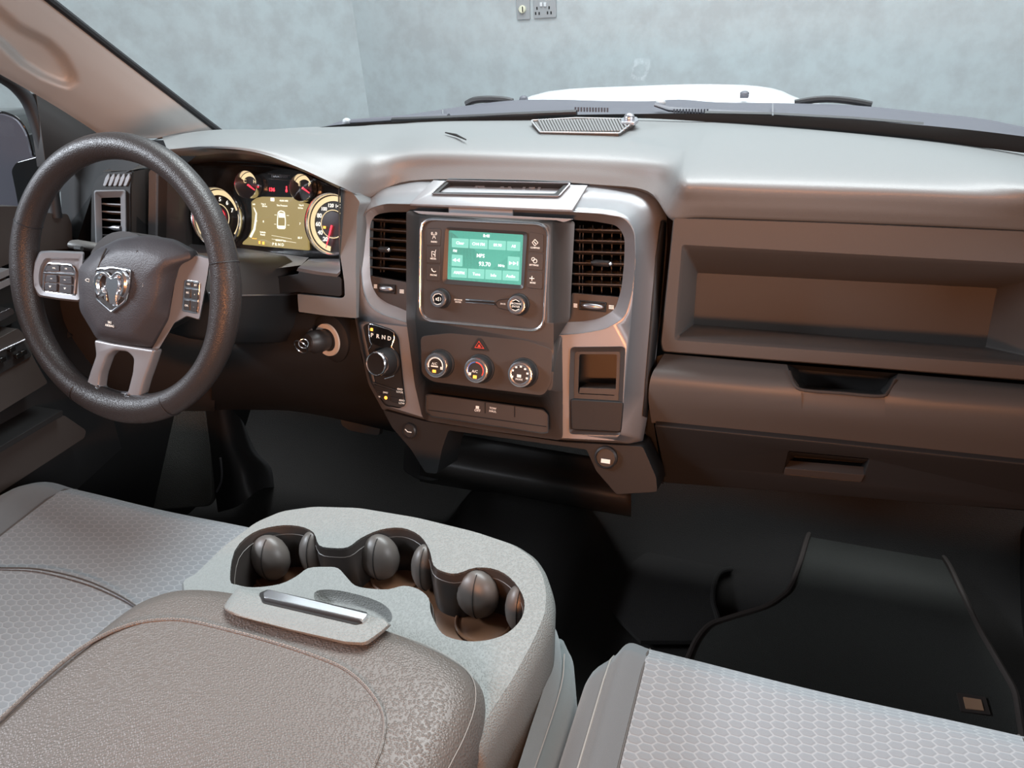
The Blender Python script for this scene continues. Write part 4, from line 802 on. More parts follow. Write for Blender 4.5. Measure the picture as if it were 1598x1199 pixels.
for q in ([(290, 439), (299, 440), (299, 448.5), (288.5, 447)], [(301, 440.3), (310, 441.6), (309.5, 450), (300.5, 449)], [(288, 450), (297, 451), (296.5, 466), (287, 465)], [(299, 451.5), (309, 452.8), (308.5, 468), (298, 466.5)], [(287, 468), (296, 469.2), (295.5, 485), (286, 483.5)], [(297.5, 469.5), (308, 471), (306.5, 488), (297, 486)]):
    mb = MB(); mb.prism(WF, q, .001, .0042, 1, 2); obj('wheel_button', mb, M['dark'], RS, bev=.0005)
mb = MB()
for b, x, y in (('ON', 294, 443.6), ('SET', 305, 445.4), ('RES', 292.5, 457), ('+', 303.5, 460), ('CNL', 291, 477), ('-', 302, 479)): mb.text(WF, b, x, y, 3.0, .0044, sx=.8)
obj('button_print', mb, M['white'], RS)
bs = [(146, 530), (175, 536), (241, 546), (235, 565), (224, 596), (217, 622), (195, 630), (160, 626), (132, 606), (140, 580), (149, 555)]
bh = [(166, 556), (177, 547), (198, 549), (208, 559), (206, 582), (198, 614), (175, 613), (153, 606), (156, 584)]
mb = MB(); mb.plate(WF, [fillet(bs, 5, 4), fillet(bh, 5, 4)], .004, .016, .003); BS = obj('bottom_spoke', mb, M['silver'], SW_, sharp=40)
mb = MB(); mb.tube([WF.pt(x, y, .0045) for x, y in ((151, 603), (156, 610), (176, 617), (196, 619), (200, 614))], .0028, 8); obj('chrome_accent', mb, M['chrome'], BS)
mb = MB(); mb.rev(WF.loc(0, -.005, -.06), WF, [(.06, -.03), (.068, 0), (.072, .05)], 30, True); obj('hub_back', mb, M['dark'], SW_)

# ================================================================== seats
def seat(name, label, fr_y, x0, s0, s1, x1, zc=.50, back=-.1, wrink=None):
    t = thing(name, label, 'seat', Vector(((s0 + s1) / 2, .3, .2)))
    def strip(nm, xs, zs, m, roll=None):
        mb = MB(); g_ = []
        for dy, dz in ((-.012, -.17), (.0, -.08), (.006, -.045), (0, -.018), (-.018, -.004), (-.05, .001), (-.20, -.002), (-.40, -.010), (back - fr_y, -.02)):
            r_ = []
            for x, z, yy in zip(xs, zs, roll or [0] * len(xs)): r_.append(Vector((x, fr_y + dy - (yy if dy > -.3 else 0), zc + dz + z)))
            g_.append(r_)
        mb.surf(g_, 5, 4); return obj(nm, mb, m, t, sharp=80)
    L = s1 - s0
    strip('centre_panel', [s0 + L * k / 6 for k in range(7)], [0, -.001, -.003, -.004, -.003, -.001, 0], M['hex'])
    strip('left_bolster', [x0, x0 + .004, x0 + .03, (x0 + s0) / 2 + .01, s0], [-.10, -.03, -.004, .006, 0], M['cloth'], [.05, .035, .018, .003, 0])
    strip('right_bolster', [s1, (s1 + x1) / 2 - .01, x1 - .03, x1 - .004, x1], [0, .006, -.004, -.03, -.10], M['cloth'], [0, .003, .018, .035, .05])
    for xs, zo, nm, mt in ((s0, .001, 'panel_seam', 'thread_dark'), (s1, .001, 'panel_seam', 'thread_dark'), (x0 + .028, -.004, 'edge_stitching', 'thread'), (x1 - .028, -.004, 'edge_stitching', 'thread')):
        mb = MB(); ins = 0 if nm == 'panel_seam' else .018
        mb.tube([Vector((xs, fr_y + dy - (ins if dy > -.3 else 0), zc + dz + zo)) for dy, dz in ((.0, -.08), (.006, -.045), (0, -.018), (-.018, -.004), (-.05, .001), (-.20, -.002), (-.40, -.010), (back - fr_y, -.02))], .0013, 6); obj(nm, mb, M[mt], t)
    return t
DS = seat('driver_seat', 'grey patterned cloth driver seat cushion below the steering wheel', .662, -.752, -.632, -.268, -.232)
PS = seat('passenger_seat', 'grey patterned cloth passenger seat cushion beside the console', .618, .236, .303, .68, .80, zc=.492)
mb = MB(); mb.tube(cro([Vector((p.x, p.y, .5005)) for p in (U(x, y, Z=.5) for x, y in ((-60, 886), (0, 887), (60, 889), (130, 905), (190, 932), (230, 960)))], 4), .0011, 6); obj('cushion_seam', mb, M['thread_dark'], DS)

# ================================================================== centre console
CON = thing('centre_console', 'centre console with leather armrest lid and three joined cup holders', 'console', (0, .3, .15))
T1 = Fr((0, .5, .60), (1, 0, 0), (0, 0, 1))
tro = [(285, 905), (303, 898), (350, 852), (400, 815), (440, 798), (490, 791), (560, 793), (650, 808), (740, 830), (800, 850), (830, 870), (846, 895), (853, 925), (850, 960), (830, 1005), (800, 1060), (762, 1118), (735, 1160), (600, 1150), (400, 1060), (300, 1000)]
well = [(359, 905), (366, 860), (394, 832), (431, 821), (465, 821), (489, 831), (498, 851), (520, 855.5), (543, 854), (563, 840), (593, 827), (627, 824), (655, 836), (670, 858), (677, 883), (694, 893), (714, 895), (743, 886), (777, 890), (803, 909), (818, 937), (814, 965), (792, 988), (762, 999), (728, 1001), (696, 993), (682, 978), (672, 955), (669, 934), (653, 920), (630, 914.5), (606, 920), (578, 919), (554, 914), (540, 900), (527, 887), (508, 885), (481, 887), (462, 900), (436, 912), (396, 917), (370, 913)]
dip = [(490, 928), (500, 921), (530, 922), (575, 933), (602, 946), (612, 962), (604, 972), (560, 960), (500, 944)]
wc, dc = crc(well, 3), crc(dip, 3)
trf = fillet(tro, 12, 4)
mb = MB(); mb.plate(T1, [trf, wc, dc], 0, .003)
T_ = lambda l, z, k=0.0: [(lambda q: Vector((q.x, q.y, z)) + (Vector((q.x, q.y - .40, 0)).normalized() * k))(T1.pt(x, y, 0)) for x, y in l]
mb.loft([T_(trf, .5995), T_(trf, .594, .006), T_(trf, .575, .010), T_(trf, .50, .006), T_(trf, .44, -.004)], True)
obj('cup_holder_tray', mb, M['tray'], CON, sharp=40)
def shrink(l, k, gx=None, gy=None):
    n = len(l); out = []
    for i in range(n):
        a = Vector(l[i - 1]); b = Vector(l[(i + 1) % n]); d = (b - a).normalized(); out.append((l[i][0] - d.y * k, l[i][1] + d.x * k))
    return out
W2 = shrink(wc, 3.0); W3 = shrink(wc, 4.5)
mb = MB(); mb.loft([T_(wc, .600), T_(wc, .5965), T_(W2, .590), T_(W2, .582), T_(W3, .578), T_(W3, .520)], True); W_ = obj('cup_well', mb, M['well'], CON, sharp=35)
mb = MB(); wl = T_(wc, .535); mb.add(wl, [tuple(range(len(wl)))]); obj('well_floor', mb, M['wellfloor'], W_)
mb = MB(); mb.tube(T_(W2, .5885), .0006, 5, True); obj('well_trim_line', mb, M['rubber'], W_)
mb = MB(); mb.loft([T_(dc, .600), T_(shrink(dc, 2), .594), T_(shrink(dc, 6), .588)], True, False, True); obj('finger_dip', mb, M['tray'], CON, sharp=60)
for cx, cy, rx in ((419, 874, .034), (488, 866, .024), (590, 873, .034), (662, 889, .022), (743, 931, .034), (810, 953, .022)):
    p = U(cx, cy, Z=.568); mb = MB(); mb.ell(p + Vector((0, .004, 0)), (Vector((rx * .76, 0, 0)), Vector((0, .020, .004)), Vector((0, 0, .030))), 12, 18); s = obj('cup_grip', mb, M['rubber'], CON)
    mb = MB(); mb.tube([p + Vector((0, .004, 0)) + Vector((0.002, -.0202 * math.sin(a), .0302 * math.cos(a) - .004 * math.sin(a))) for a in [PI * k / 12 for k in range(13)]], .0005, 5); obj('grip_slit', mb, M['void'], s)
for cx, cy in ((440, 890), (620, 895), (755, 968)):
    p = U(cx, cy, Z=.537); mb = MB(); mb.tube([Vector((p.x + .032 * math.cos(a), p.y + .032 * math.sin(a), .5365)) for a in [2 * PI * k / 36 for k in range(36)]], .002, 6, True); obj('holder_ring', mb, M['wellfloor'], W_)
# cloth body of the console
mb = MB(); bl = []
base = [(-.215, -.1), (-.222, .30), (-.215, .50), (-.19, .585), (-.12, .635), (0, .655), (.12, .640), (.185, .600), (.212, .545), (.218, .45), (.222, .30), (.222, -.1)]
for z, k in ((.12, .97), (.30, 1.0), (.44, 1.02), (.50, 1.01), (.525, .985)): bl.append(cro([Vector((x * k, y if y < 0 else y * (1 + (k - 1) * .6), z)) for x, y in base], 4))
mb.loft(bl, False); obj('cloth_body', mb, M['cloth_side'], CON, sharp=70)
mb = MB(); bl = []
lobe = [(.200, .30), (.205, .46), (.200, .56), (.190, .600), (.203, .604), (.218, .580), (.228, .53), (.230, .44), (.229, .30), (.229, -.1)]
for z, k in ((.18, 0), (.38, .004), (.455, .002), (.478, -.006), (.488, -.020)): bl.append(cro([Vector((x + (k if x > .204 else 0), y + (k if y > .55 else 0), z)) for x, y in lobe], 4))
mb.loft(bl, False); obj('side_cushion', mb, M['cloth_side'], CON, sharp=70)
mb = MB(); mb.tube(cro([Vector((x - .006, y, .484)) for x, y in ((.217, .575), (.226, .53), (.228, .44), (.227, .30), (.227, -.1))], 4), .0008, 5); obj('side_stitching', mb, M['thread'], CON)
# armrest lid
lid = [(-.226, -.08), (-.226, .03), (-.226, .14), (-.226, .256), (-.219, .311), (-.207, .385), (-.190, .415), (-.160, .433), (-.10, .443), (.02, .446), (.10, .442), (.145, .434), (.176, .420), (.191, .395), (.195, .36), (.193, .316), (.193, .22), (.193, .12), (.193, .02), (.193, -.08)]
mb = MB(); L_ = crc(lid, 4)
def LL(k, z, cx=-.016): return [Vector((cx + (x - cx) * (1 - k / .21), y if y < .1 else .1 + (y - .1) * (1 - k / .34), z)) for x, y in L_]
mb.loft([LL(.004, .555), LL(-.001, .580), LL(-.001, .606), LL(.004, .622), LL(.012, .635), LL(.026, .6405), LL(.048, .6425), LL(.11, .6435)], True, True, True)
LIDO = obj('armrest_lid', mb, M['leather'], CON, sharp=70)
sp = [(-60, 1180), (0, 1123), (60, 1066), (110, 1024), (150, 998), (190, 980), (230, 970), (285, 968), (350, 982), (420, 1001), (482, 1021), (530, 1040), (560, 1061), (584, 1088), (598, 1115), (600, 1140), (594, 1170), (582, 1199), (566, 1240)]
sp3 = cro([U(x, y, Z=.6425) for x, y in sp], 4)
mb = MB(); mb.tube(sp3, .0022, 8, flat=.8); obj('piped_seam', mb, M['leather'], LIDO)
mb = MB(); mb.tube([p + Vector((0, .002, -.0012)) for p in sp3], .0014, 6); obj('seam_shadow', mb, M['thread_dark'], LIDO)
mb = MB(); ac = 0; prev = sp3[0]
for i in range(len(sp3) - 1):
    for j in range(3):
        a = sp3[i].lerp(sp3[i + 1], j / 3 + .04); b = sp3[i].lerp(sp3[i + 1], j / 3 + .27); mb.tube([a + Vector((0, 0, .0019)), b + Vector((0, 0, .0019))], .0006, 4)
obj('seam_stitches', mb, M['thread'], LIDO); 
LIDO['label'] = 'brown-grey leather armrest lid with piped seam'
mb = MB(); mb.tube([Vector((p.x, p.y, .6245)) for p in LL(.0045, .62)[2:77]], .0005, 5); obj('edge_stitching', mb, M['thread'], LIDO)
# latch
LT = Fr(U(480, 960, Z=.646), (1, 0, 0), (0, .10, 1))
lo = [(348, 950), (356, 936), (372, 915), (410, 921), (560, 953), (612, 975), (598, 988), (572, 1008), (540, 1006), (450, 984), (362, 960)]
mb = MB(); lr = [6, 3, 3, 3, 4, 4, 6, 8, 8, 1, 8]
mb.loft([lp(lo, -.016, LT, lr), lp(lo, .001, LT, lr), lp([(480 + (x - 480) * .97, 962 + (y - 962) * .90) for x, y in lo], .005, LT, lr), lp([(480 + (x - 480) * .93, 960 + (y - 962) * .62) for x, y in lo], .0065, LT, lr)], True, False, True)
s = obj('lid_latch', mb, M['tray'], CON, sharp=50, label='pale grey latch plate with chrome pull bar')
mb = MB(); mb.prism(LT, [(404, 926), (418, 920), (574, 956), (566, 972), (556, 975), (410, 941)], .003, .0072, 3, 3); obj('latch_recess', mb, M['void'], s)
mb = MB(); mb.prism(LT, [(411, 925), (419, 920), (574, 958), (566, 967), (412, 932)], .006, .0115, 1.5, 3); obj('chrome_pull', mb, M['chrome'], s, bev=.0012, label='chrome bar')

# ================================================================== cabin shell: floor, mats, pedals
mb = MB(); fl = []
for y, z, hz in ((-.6, .10, .12), (.4, .10, .12), (.9, .10, .14), (1.12, .11, .16), (1.30, .22, .18), (1.40, .40, .14), (1.42, .80, .02)):
    fl.append([Vector((x, y, z + hz * math.exp(-((x + .02) / .17) ** 4))) for x in (-.95, -.7, -.5, -.35, -.28, -.22, -.16, -.08, 0, .06, .12, .18, .25, .35, .5, .7, .95)])
mb.surf(fl, 3, 5); struct(obj('floor_cabin', mb, M['carpet'], sharp=80))
def flat(px_, z): p = U(*px_, Z=z); return p
def mat_thing(name, label, outline, z, badge=None):
    t = thing(name, label, 'floor mat', flat((sum(x for x, y in outline) / len(outline), sum(y for x, y in outline) / len(outline)), z))
    F_ = Fr((0, 1, z), (1, 0, 0), (0, 0, 1)); o2 = fillet(outline, 14, 5)
    mb = MB(); mb.prism(F_, o2, -.012, 0); obj('mat_pile', mb, M['mat'], t)
    mb = MB(); mb.tube([F_.pt(x, y, .001) for x, y in o2], .005, 8, True); obj('mat_binding', mb, M['pipe'], t)
    if badge:
        mb = MB(); mb.prism(F_, badge, 0, .003, 1, 2); s = obj('mat_badge', mb, M['pipe'], t)
        cx = sum(x for x, y in badge) / 4; cy = sum(y for x, y in badge) / 4
        mb = MB(); mb.prism(F_, [(cx + (x - cx) * .62, cy + (y - cy) * .62) for x, y in badge], .002, .0045, 1, 2); obj('badge_patch', mb, M['tan'], s, label='tan leather patch')
    return t
mat_thing('floor_mat', 'black passenger floor mat with raised binding and a small tan badge', [(1285, 800), (1300, 797), (1440, 828), (1480, 880), (1530, 985), (1585, 1080), (1600, 1180), (1400, 1190), (1060, 1060), (1085, 1000), (1105, 975), (1140, 964), (1200, 946), (1232, 922), (1248, 880), (1262, 832)], .165, [(1493, 1081), (1538, 1088), (1546, 1116), (1500, 1110)])
t = thing('rubber_floor_liner', 'black moulded liner edge crossing the passenger floor left of the mat', 'floor mat', U(1090, 950, Z=.13))
mb = MB(); mb.tube(cro([U(x, y, Z=.13) for x, y in ((1142, 888), (1124, 893), (1115, 912), (1113, 940), (1120, 965), (1125, 1000))], 4), .005, 8); mb.prism(Fr((0, 1, .128), (1, 0, 0), (0, 0, 1)), [(1142, 888), (1124, 893), (1115, 912), (1113, 940), (1120, 965), (1125, 1000), (1000, 1000), (900, 900), (1000, 860)], -.01, 0); obj('liner_edge', mb, M['carpet'], t)
t = thing('foot_rest', 'flat dark foot rest panel at the far left of the driver footwell', 'foot rest', U(260, 780, Y=.95))
FRF = Fr(U(260, 720, Y=1.0), (1, -.25, 0), (.15, -.75, .62))
mb = MB(); mb.prism(FRF, [(200, 640), (318, 630), (328, 700), (331, 778), (322, 790), (205, 800)], -.02, 0, [3, 3, 3, 8, 8, 3], 4); obj('rest_pad', mb, M['mat'], t, bev=.003)
mb = MB(); mb.prism(FRF, [(172, 646), (198, 640), (203, 800), (178, 790)], -.02, -.003, 3, 3); obj('rest_flank', mb, M['mat'], t, bev=.003)
mb = MB(); mb.surf([[U(x, y, Y=Y) for x, y, Y in r_] for r_ in ([(318, 628, 1.10), (322, 700, 1.05), (334, 760, 1.0), (340, 800, .96)], [(345, 626, 1.08), (356, 690, 1.02), (372, 740, .98), (372, 790, .95)], [(372, 650, 1.12), (385, 700, 1.08), (405, 730, 1.05), (404, 765, 1.0)], [(380, 660, 1.2), (400, 705, 1.2), (425, 730, 1.2), (430, 760, 1.15)])], 4, 4); obj('wheel_arch_carpet', mb, M['lower'], t, sharp=80)
mb = MB(); mb.tube(cro([U(x, y, Y=.965) for x, y in ((344, 715), (346, 735), (345, 752), (338, 768))], 3), .0022, 6); obj('glint_strip', mb, M['satin'], t)  # satin strip added to draw the curved glint beside the foot rest
t = thing('brake_pedal', 'wide rubber brake pedal pad under the knee panel', 'pedal', U(562, 668, Y=1.05))
BF = Fr(U(562, 665, Y=1.05), (1, 0, 0), (0, -.85, .5))
mb = MB(); mb.prism(BF, [(530, 646), (594, 660), (592, 678), (586, 680), (545, 672), (533, 664)], -.014, 0, [2, 2, 4, 4, 5, 4], 4); obj('pedal_pad', mb, M['shelf'], t, bev=.002)
mb = MB(); mb.tube([BF.pt(560, 655, -.01), BF.pt(560, 640, -.01) + Vector((0, .08, .16))], .009, 10); obj('pedal_arm', mb, M['dark'], t)
t = thing('accelerator_pedal', 'black accelerator pedal with small silver ribs at its tip, left of the duct', 'pedal', U(655, 750, Y=1.06))
AF = Fr(U(655, 725, Y=1.08), (1, 0, 0), (0, -.8, .6))
mb = MB(); mb.prism(AF, [(632, 692), (660, 700), (688, 715), (690, 748), (675, 752), (650, 748), (628, 735)], -.014, 0, 8, 4); obj('pedal_pad', mb, M['lower'], t, bev=.002)
mb = MB()
for k in range(5): mb.tube([AF.pt(661 + k * 4.6, 709 + k * 1.6, .001), AF.pt(664 + k * 4.2, 720 + k * 1.3, .001)], .0016, 6)
obj('pedal_ribs', mb, M['satin'], t)

# ================================================================== driver door, pillar, outside
DF = Fr((-.78, .8, .5), (0, 1, 0), (1, 0, 0))
DOOR = thing('driver_door', 'grey driver door with silver pull bars, armrest and map pocket left of the wheel', 'car door', (-.80, .5, .15))
mb = MB(); mb.prism(DF, [(-500, 300), (20, 330), (112, 352), (160, 600), (190, 700), (-300, 1150), (-500, 900)], -.05, -.035); obj('door_skin', mb, M['lower'], DOOR)
def dp(name, pts, h0, h1, m, r=2, bev=.004):
    mb = MB(); mb.prism(DF, pts, h0, h1, r, 3); y0 = min(v.y for v in mb.v); y1 = max(v.y for v in mb.v)
    for v in mb.v:
        if v.y < y0 + (y1 - y0) * .25: v.y -= .45
    return obj(name, mb, M[m], DOOR, bev=bev)
dp('upper_roll', [(-200, 372), (0, 322), (40, 322), (66, 332), (106, 334), (112, 350), (114, 388), (62, 392), (14, 412), (-200, 500)], -.035, .012, 'panel', 4, .008)
dp('pull_bar', [(-200, 515), (15, 419), (16, 429), (-200, 528)], -.035, .03, 'silver', 1)
dp('pull_bar', [(-200, 535), (16, 434), (17, 444), (-200, 552)], -.035, .03, 'silver', 1)
dp('handle_recess', [(-200, 552), (17, 445), (28, 500), (-200, 620)], -.035, -.02, 'void', 1)
dp('release_lever', [(-60, 512), (18, 480), (24, 488), (10, 497), (-60, 530)], -.02, .016, 'chrome', 3)
dp('armrest_shelf', [(-200, 640), (28, 512), (44, 528), (52, 558), (75, 598), (-200, 770)], -.035, .022, 'panel', 4, .006)
s = dp('window_switch_plate', [(-100, 605), (36, 532), (50, 556), (-100, 640)], .02, .026, 'lower', 3, .001)
for x, y in ((38, 551), (30, 556), (20, 546), (5, 562)): mb = MB(); mb.prism(DF, [(x - 5, y - 2), (x + 4, y - 6), (x + 6, y + 1), (x - 3, y + 5)], .026, .034, 1.5, 2); obj('window_switch', mb, M['gloss'], s, bev=.001)
mb = MB(); mb.tube([DF.pt(-100, 594, .026), DF.pt(40, 530, .026)], .0015, 6); obj('plate_trim', mb, M['satin'], s)
dp('map_pocket', [(-200, 790), (98, 640), (98, 650), (88, 655), (-200, 800)], -.035, .03, 'lower', 3)
dp('door_sill_trim', [(-200, 803), (88, 652), (100, 648), (135, 672), (132, 684), (-200, 880)], -.04, .012, 'panel', 4, .005)
# mirror patch, window frame
mb = MB(); SFm = Fr((-.76, .9, .9), (0, 1, 0), (1, 0, 0)); mb.prism(SFm, [(56, 145), (105, 170), (160, 208), (150, 240), (100, 262), (72, 262)], -.02, .0, 2); tag(obj('sail_panel', mb, M['dark'], bev=.003), 'black triangular trim in the front corner of the driver window', 'trim panel')
mb = MB(); fp = [SFm.pt(x, y, -.012) for x, y in ((-160, 15), (-80, 72), (0, 118), (30, 140), (50, 170), (66, 225), (78, 280), (86, 340))]
mb.tube(cro(fp, 4), .010, 8, up=(1, 0, 0), flat=1.2); tag(obj('window_frame', mb, M['seal'], sharp=60), 'black rubber frame round the front edge of the driver window', 'window frame')
mb = MB(); mb.add([SFm.pt(x, y, -.03) for x, y in ((-200, 0), (0, 118), (40, 150), (66, 225), (84, 334), (-20, 340), (-200, 420))], [tuple(range(7))]); tag(obj('side_window', mb, M['glass']), 'driver side window glass in front of the door mirror', 'window')
# pillar
def proj(p):
    d_ = p - CAM; z = -d_.dot(BACK); return 799 + FPX * d_.dot(RIGHT) / z, 599.5 - FPX * d_.dot(UPV) / z
top = [U(344, 210, Y=1.13), U(330, 200, Y=1.12), U(250, 139, Y=1.04), U(160, 70, Y=.95), U(70, 0, Y=.86), U(-60, -100, Y=.74), U(-200, -208, Y=.62)]
low = [U(160, 218, Y=1.02), U(150, 207, Y=1.01), U(106, 178, Y=.97), U(60, 150, Y=.93), U(0, 116, Y=.87), U(-110, 56, Y=.77), U(-220, -4, Y=.68)]
rows_ = []
for w_, b_ in ((0, 0), (.12, .010), (.35, .022), (.65, .024), (.9, .012), (1, 0)):
    rows_.append([a.lerp(c_, w_) + Vector((.7, -.6, .1)).normalized() * b_ for a, c_ in zip(top, low)])
mb = MB(); mb.surf(rows_, 16, 12)
hand = [(-40, -20), (0, 8), (31, 36), (78, 60), (103, 84), (119, 114), (121, 128), (106, 138), (90, 134), (62, 122), (31, 103), (0, 73), (-40, 40)]
def sdist(x, y, poly_):
    ins = False; dm = 1e9; n = len(poly_)
    for i in range(n):
        (x0, y0), (x1, y1) = poly_[i - 1], poly_[i]
        if (y0 > y) != (y1 > y) and x < (x1 - x0) * (y - y0) / (y1 - y0) + x0: ins = not ins
        dx, dy = x1 - x0, y1 - y0; t_ = max(0, min(1, ((x - x0) * dx + (y - y0) * dy) / (dx * dx + dy * dy))); dm = min(dm, math.hypot(x - x0 - t_ * dx, y - y0 - t_ * dy))
    return dm if ins else -dm
for i, p in enumerate(mb.v):
    x, y = proj(p); s_ = sdist(x, y, hand)
    if s_ > -2: k = min(1, (s_ + 2) / 16); k = k * k * (3 - 2 * k); mb.v[i] = p - Vector((.75, -.6, .1)).normalized() * .040 * k
PT = obj('pillar_trim', mb, M['beige'], sharp=180); tag(PT, 'beige windshield pillar trim with a scooped grab handle at upper left', 'pillar trim')
mb = MB(); mb.tube([p + Vector((.004, .004, 0)) for p in cro(top, 4)], .0055, 8); tag(obj('pillar_seal', mb, M['seal']), 'thin black rubber seal between the beige pillar and the windshield', 'seal')

# windshield
bot = [Vector((-.63, 1.155, .935))] + A0[4:]
bot_g = [A0[1], A0[2], A0[3], A0[4], A0[7], A0[9], A0[12], A0[13], A0[14], A0[15]]
mirx = lambda p: Vector((-p.x + .04, p.y, p.z))
topg = [Vector((-.60 + 1.24 * k / 9, .56 + .06 * math.sin(PI * k / 9), 1.42)) for k in range(10)]
mb = MB(); mb.surf([bot_g, [a.lerp(b, .5) + Vector((0, .02, .02)) for a, b in zip(bot_g, topg)], topg], 3, 5); WS = obj('windshield', mb, M['glass'], sharp=180); tag(WS, 'clear windshield glass above the dashboard with a black band at its foot', 'windshield')
frp = [(455, 204.5), (545, 193), (620, 190), (690, 185), (810, 181), (975, 178), (1130, 178), (1275, 184), (1445, 196), (1598, 213), (1800, 243)]
frb = [(455, 206), (545, 202), (620, 193), (690, 189), (810, 188), (975, 184), (1130, 192), (1275, 204), (1445, 221), (1598, 239), (1800, 272)]
frY = [1.19, 1.21, 1.23, 1.25, 1.265, 1.275, 1.26, 1.22, 1.17, 1.10, 1.0]
mb = MB(); mb.surf([[U(x, y, Y=Y + .004) for (x, y), Y in zip(frb, frY)], [U(x, y, Y=Y) for (x, y), Y in zip(frp, frY)]], 4, 1); obj('black_band', mb, M['void'], WS)
# cowl
ct = [(500, 203), (535, 190), (560, 187), (612, 184), (690, 172), (740, 164), (800, 157), (870, 156), (930, 158), (1010, 159), (1060, 156), (1120, 161), (1205, 162), (1330, 165), (1450, 177), (1535, 187), (1598, 200), (1750, 228)]
cb = [(500, 206), (535, 199), (560, 196), (612, 193), (690, 188), (740, 185), (800, 183), (870, 181), (930, 180), (1010, 180), (1060, 180), (1120, 180), (1205, 182), (1330, 192), (1450, 202), (1535, 212), (1598, 220), (1750, 245)]
mb = MB(); mb.surf([[U(x, y, Y=Y) for (x, y), Y in zip(cb, [1.24 + .12 * math.sin(PI * min(1, max(0, (c_[0] - 430) / 1170))) for c_ in cb])], [U(a[0], a[1] * .45 + b[1] * .55, Y=1.34 + .10 * math.sin(PI * min(1, max(0, (a[0] - 430) / 1170)))) for a, b in zip(ct, cb)], [U(x, y, Y=1.42 + .10 * math.sin(PI * min(1, max(0, (x - 430) / 1170)))) for x, y in ct], [U(x, y, Y=1.43 + .10 * math.sin(PI * min(1, max(0, (x - 430) / 1170)))) + Vector((0, 0, -.05)) for x, y in ct]], 3, 4)
COW = tag(obj('cowl_panel', mb, M['cowl'], sharp=60), 'grey plastic cowl strip along the foot of the windshield', 'cowl')
mb = MB()
for x, y0, y1 in ((691, 172, 187), (1206, 162, 181), (1536, 188, 210)): mb.tube([U(x, y0, Y=1.45), U(x, y0 * .5 + y1 * .5, Y=1.385), U(x, y1, Y=1.32)], .0012, 5)
obj('cowl_seams', mb, M['satin'], COW)
# hood
mb = MB(); ys = (1.46, 1.75, 2.05, 2.35, 2.6)
mb.surf([[U(x, y, Y=1.53) + Vector((0, 0, -.01)) for x, y in ((440, 212), (600, 202), (760, 184), (840, 166), (1000, 162), (1150, 163), (1270, 172), (1420, 190), (1620, 215))],
         [U(x, y, Y=1.80) for x, y in ((440, 212), (600, 202), (750, 184), (838, 152), (1000, 144), (1120, 142), (1225, 148), (1300, 176), (1620, 222))],
         [U(x, y, Y=2.3) for x, y in ((450, 212), (600, 202), (770, 186), (870, 158), (1000, 150), (1110, 148), (1190, 155), (1290, 180), (1600, 224))],
         [U(x, y, Y=2.6) + Vector((0, 0, -.3)) for x, y in ((450, 212), (600, 202), (770, 186), (870, 158), (1000, 150), (1110, 148), (1190, 155), (1290, 180), (1600, 224))]], 4, 4)
tag(obj('hood', mb, M['white_paint'], sharp=70), 'white bonnet of the truck beyond the windshield', 'bonnet')
for nm, lb, cx, cy in (('washer_nozzle', 'small dark washer nozzle on the bonnet edge, left one near the wiper', 817, 153), ('washer_nozzle', 'small dark washer nozzle on the white bonnet, right one', 1162, 146)):
    p = U(cx, cy, Y=1.62); mb = MB(); mb.ell(p, (Vector((.009, 0, 0)), Vector((0, .009, 0)), Vector((0, 0, .005))), 8, 12); mb.box(p - Vector((0, 0, .004)), (.016, .014, .007)); tag(obj(nm, mb, M['cowl'], bev=.001), lb, 'washer nozzle', 'washer nozzles on the bonnet')
def wiper(lb, piv, arm, blade, ribs, Yp):
    t = thing('windshield_wiper', lb, 'wiper', U(*piv, Y=Yp), 'windshield wipers on the cowl')
    mb = MB(); mb.ell(U(*piv, Y=Yp), (Vector((.009, 0, 0)), Vector((0, .009, 0)), Vector((0, 0, .007))), 8, 14); obj('pivot_nut', mb, M['grey_plate'], t)
    mb = MB(); mb.tube([U(*p, Y=Yp - .02) for p in arm], [.007, .010, .011, .008, .006][:len(arm)], 8, up=(0, 0, 1), flat=.5); obj('wiper_arm', mb, M['cowl'], t)
    mb = MB(); mb.tube([U(*p, Y=Yp - .05) for p in blade], .005, 6); obj('wiper_blade', mb, M['seal'], t)
    mb = MB()
    for k in range(12): f = k / 11; x = ribs[0] + (ribs[2] - ribs[0]) * f; y = ribs[1] + (ribs[3] - ribs[1]) * f; mb.tube([U(x, y - 3, Y=Yp - .045), U(x, y + 4, Y=Yp - .045)], .0016, 5)
    obj('linkage_ribs', mb, M['cowl'], t)
wiper('left windshield wiper with its pivot nut near the driver corner', (541, 190), [(548, 190), (580, 188), (610, 186), (700, 181)], [(612, 188), (700, 185), (800, 180), (900, 176)], (898, 170, 948, 171), 1.33)
wiper('right windshield wiper with its pivot nut near the cowl middle', (1031, 161), [(1022, 163), (1045, 170), (1105, 174), (1200, 178)], [(1100, 178), (1200, 180), (1330, 187), (1440, 196)], (1052, 173, 1104, 173), 1.40)
mb = MB(); mb.tube(cro([U(x, y, Y=1.5) for x, y in ((728, 163), (740, 157), (760, 155), (785, 156), (800, 159))], 3), .007, 8); tag(obj('hood_hinge_cover', mb, M['seal']), 'short black curved strip behind the cowl left of the white bonnet', 'hinge cover', 'hinge covers behind the cowl')
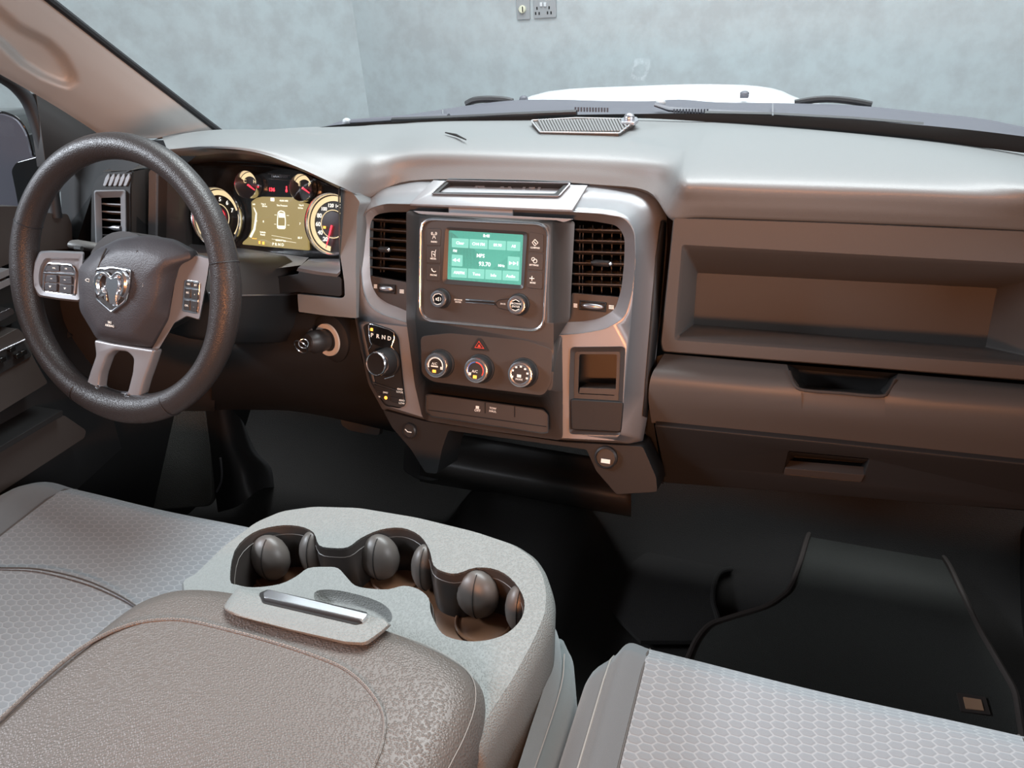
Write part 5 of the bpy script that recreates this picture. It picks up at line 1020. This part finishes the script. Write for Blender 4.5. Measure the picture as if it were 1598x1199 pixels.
mb = MB(); mb.tube(cro([U(x, y, Y=1.5) for x, y in ((1240, 161), (1270, 156), (1300, 155), (1335, 159), (1360, 164))], 3), .006, 8); tag(obj('hood_hinge_cover', mb, M['seal']), 'short black curved strip behind the cowl right of the white bonnet', 'hinge cover', 'hinge covers behind the cowl')
# door mirror
MF = Fr(U(10, 250, Y=1.12), (.93, .3, 0), (.25, -.96, 0))
t = thing('side_mirror', 'dark door mirror seen through the driver window at the left edge', 'side mirror', MF.pt(10, 340))
mo = [(-90, 176), (4, 173), (28, 182), (43, 204), (52, 240), (60, 300), (60, 332), (-90, 345)]
mb = MB(); mb.prism(MF, mo, -.10, -.006, [8, 8, 10, 10, 3, 3, 6, 6], 4, taper=-.12); obj('mirror_housing', mb, M['gloss'], t, bev=.006)
mb = MB(); mb.prism(MF, [(-15 + (x + 15) * .93, 256 + (y - 256) * .94) for x, y in mo], -.006, .0, [8, 8, 10, 10, 3, 3, 6, 6], 4); obj('mirror_glass', mb, M['mirror_glass'], t)
mb = MB(); mb.prism(MF, [(17, 266), (24, 254), (60, 244), (66, 300), (66, 330), (30, 334), (24, 300)], .0, .06, 5, 4); obj('mirror_arm_cover', mb, M['gloss'], t, bev=.006)
mb = MB(); mb.grid([[Vector((-.845, y, z)) for y in (.45, 1.0, 1.25, 1.42)] for z in (.76, .5, .08)]); tag(obj('kick_panel', mb, M['lower'], solid=.01), 'dark kick panel at the left end of the driver footwell ahead of the door', 'trim panel')

# roof, far side and rear so that the cabin is shaded like a cabin
mb = MB(); mb.surf([[Vector((x, y, z - .05 * (x / .65) ** 2)) for x in (-.66, -.3, 0.02, .35, .70)] for y, z in ((.58, 1.43), (.3, 1.47), (-.3, 1.48), (-1.1, 1.44))], 3, 3); struct(obj('ceiling_cabin', mb, M['beige'], solid=-.03))
mb = MB(); mb.box((.885, .1, .50), (.05, 2.4, .80)); tag(obj('passenger_door', mb, M['lower'], bev=.01), 'plain dark passenger door panel at the far right of the footwell', 'car door')
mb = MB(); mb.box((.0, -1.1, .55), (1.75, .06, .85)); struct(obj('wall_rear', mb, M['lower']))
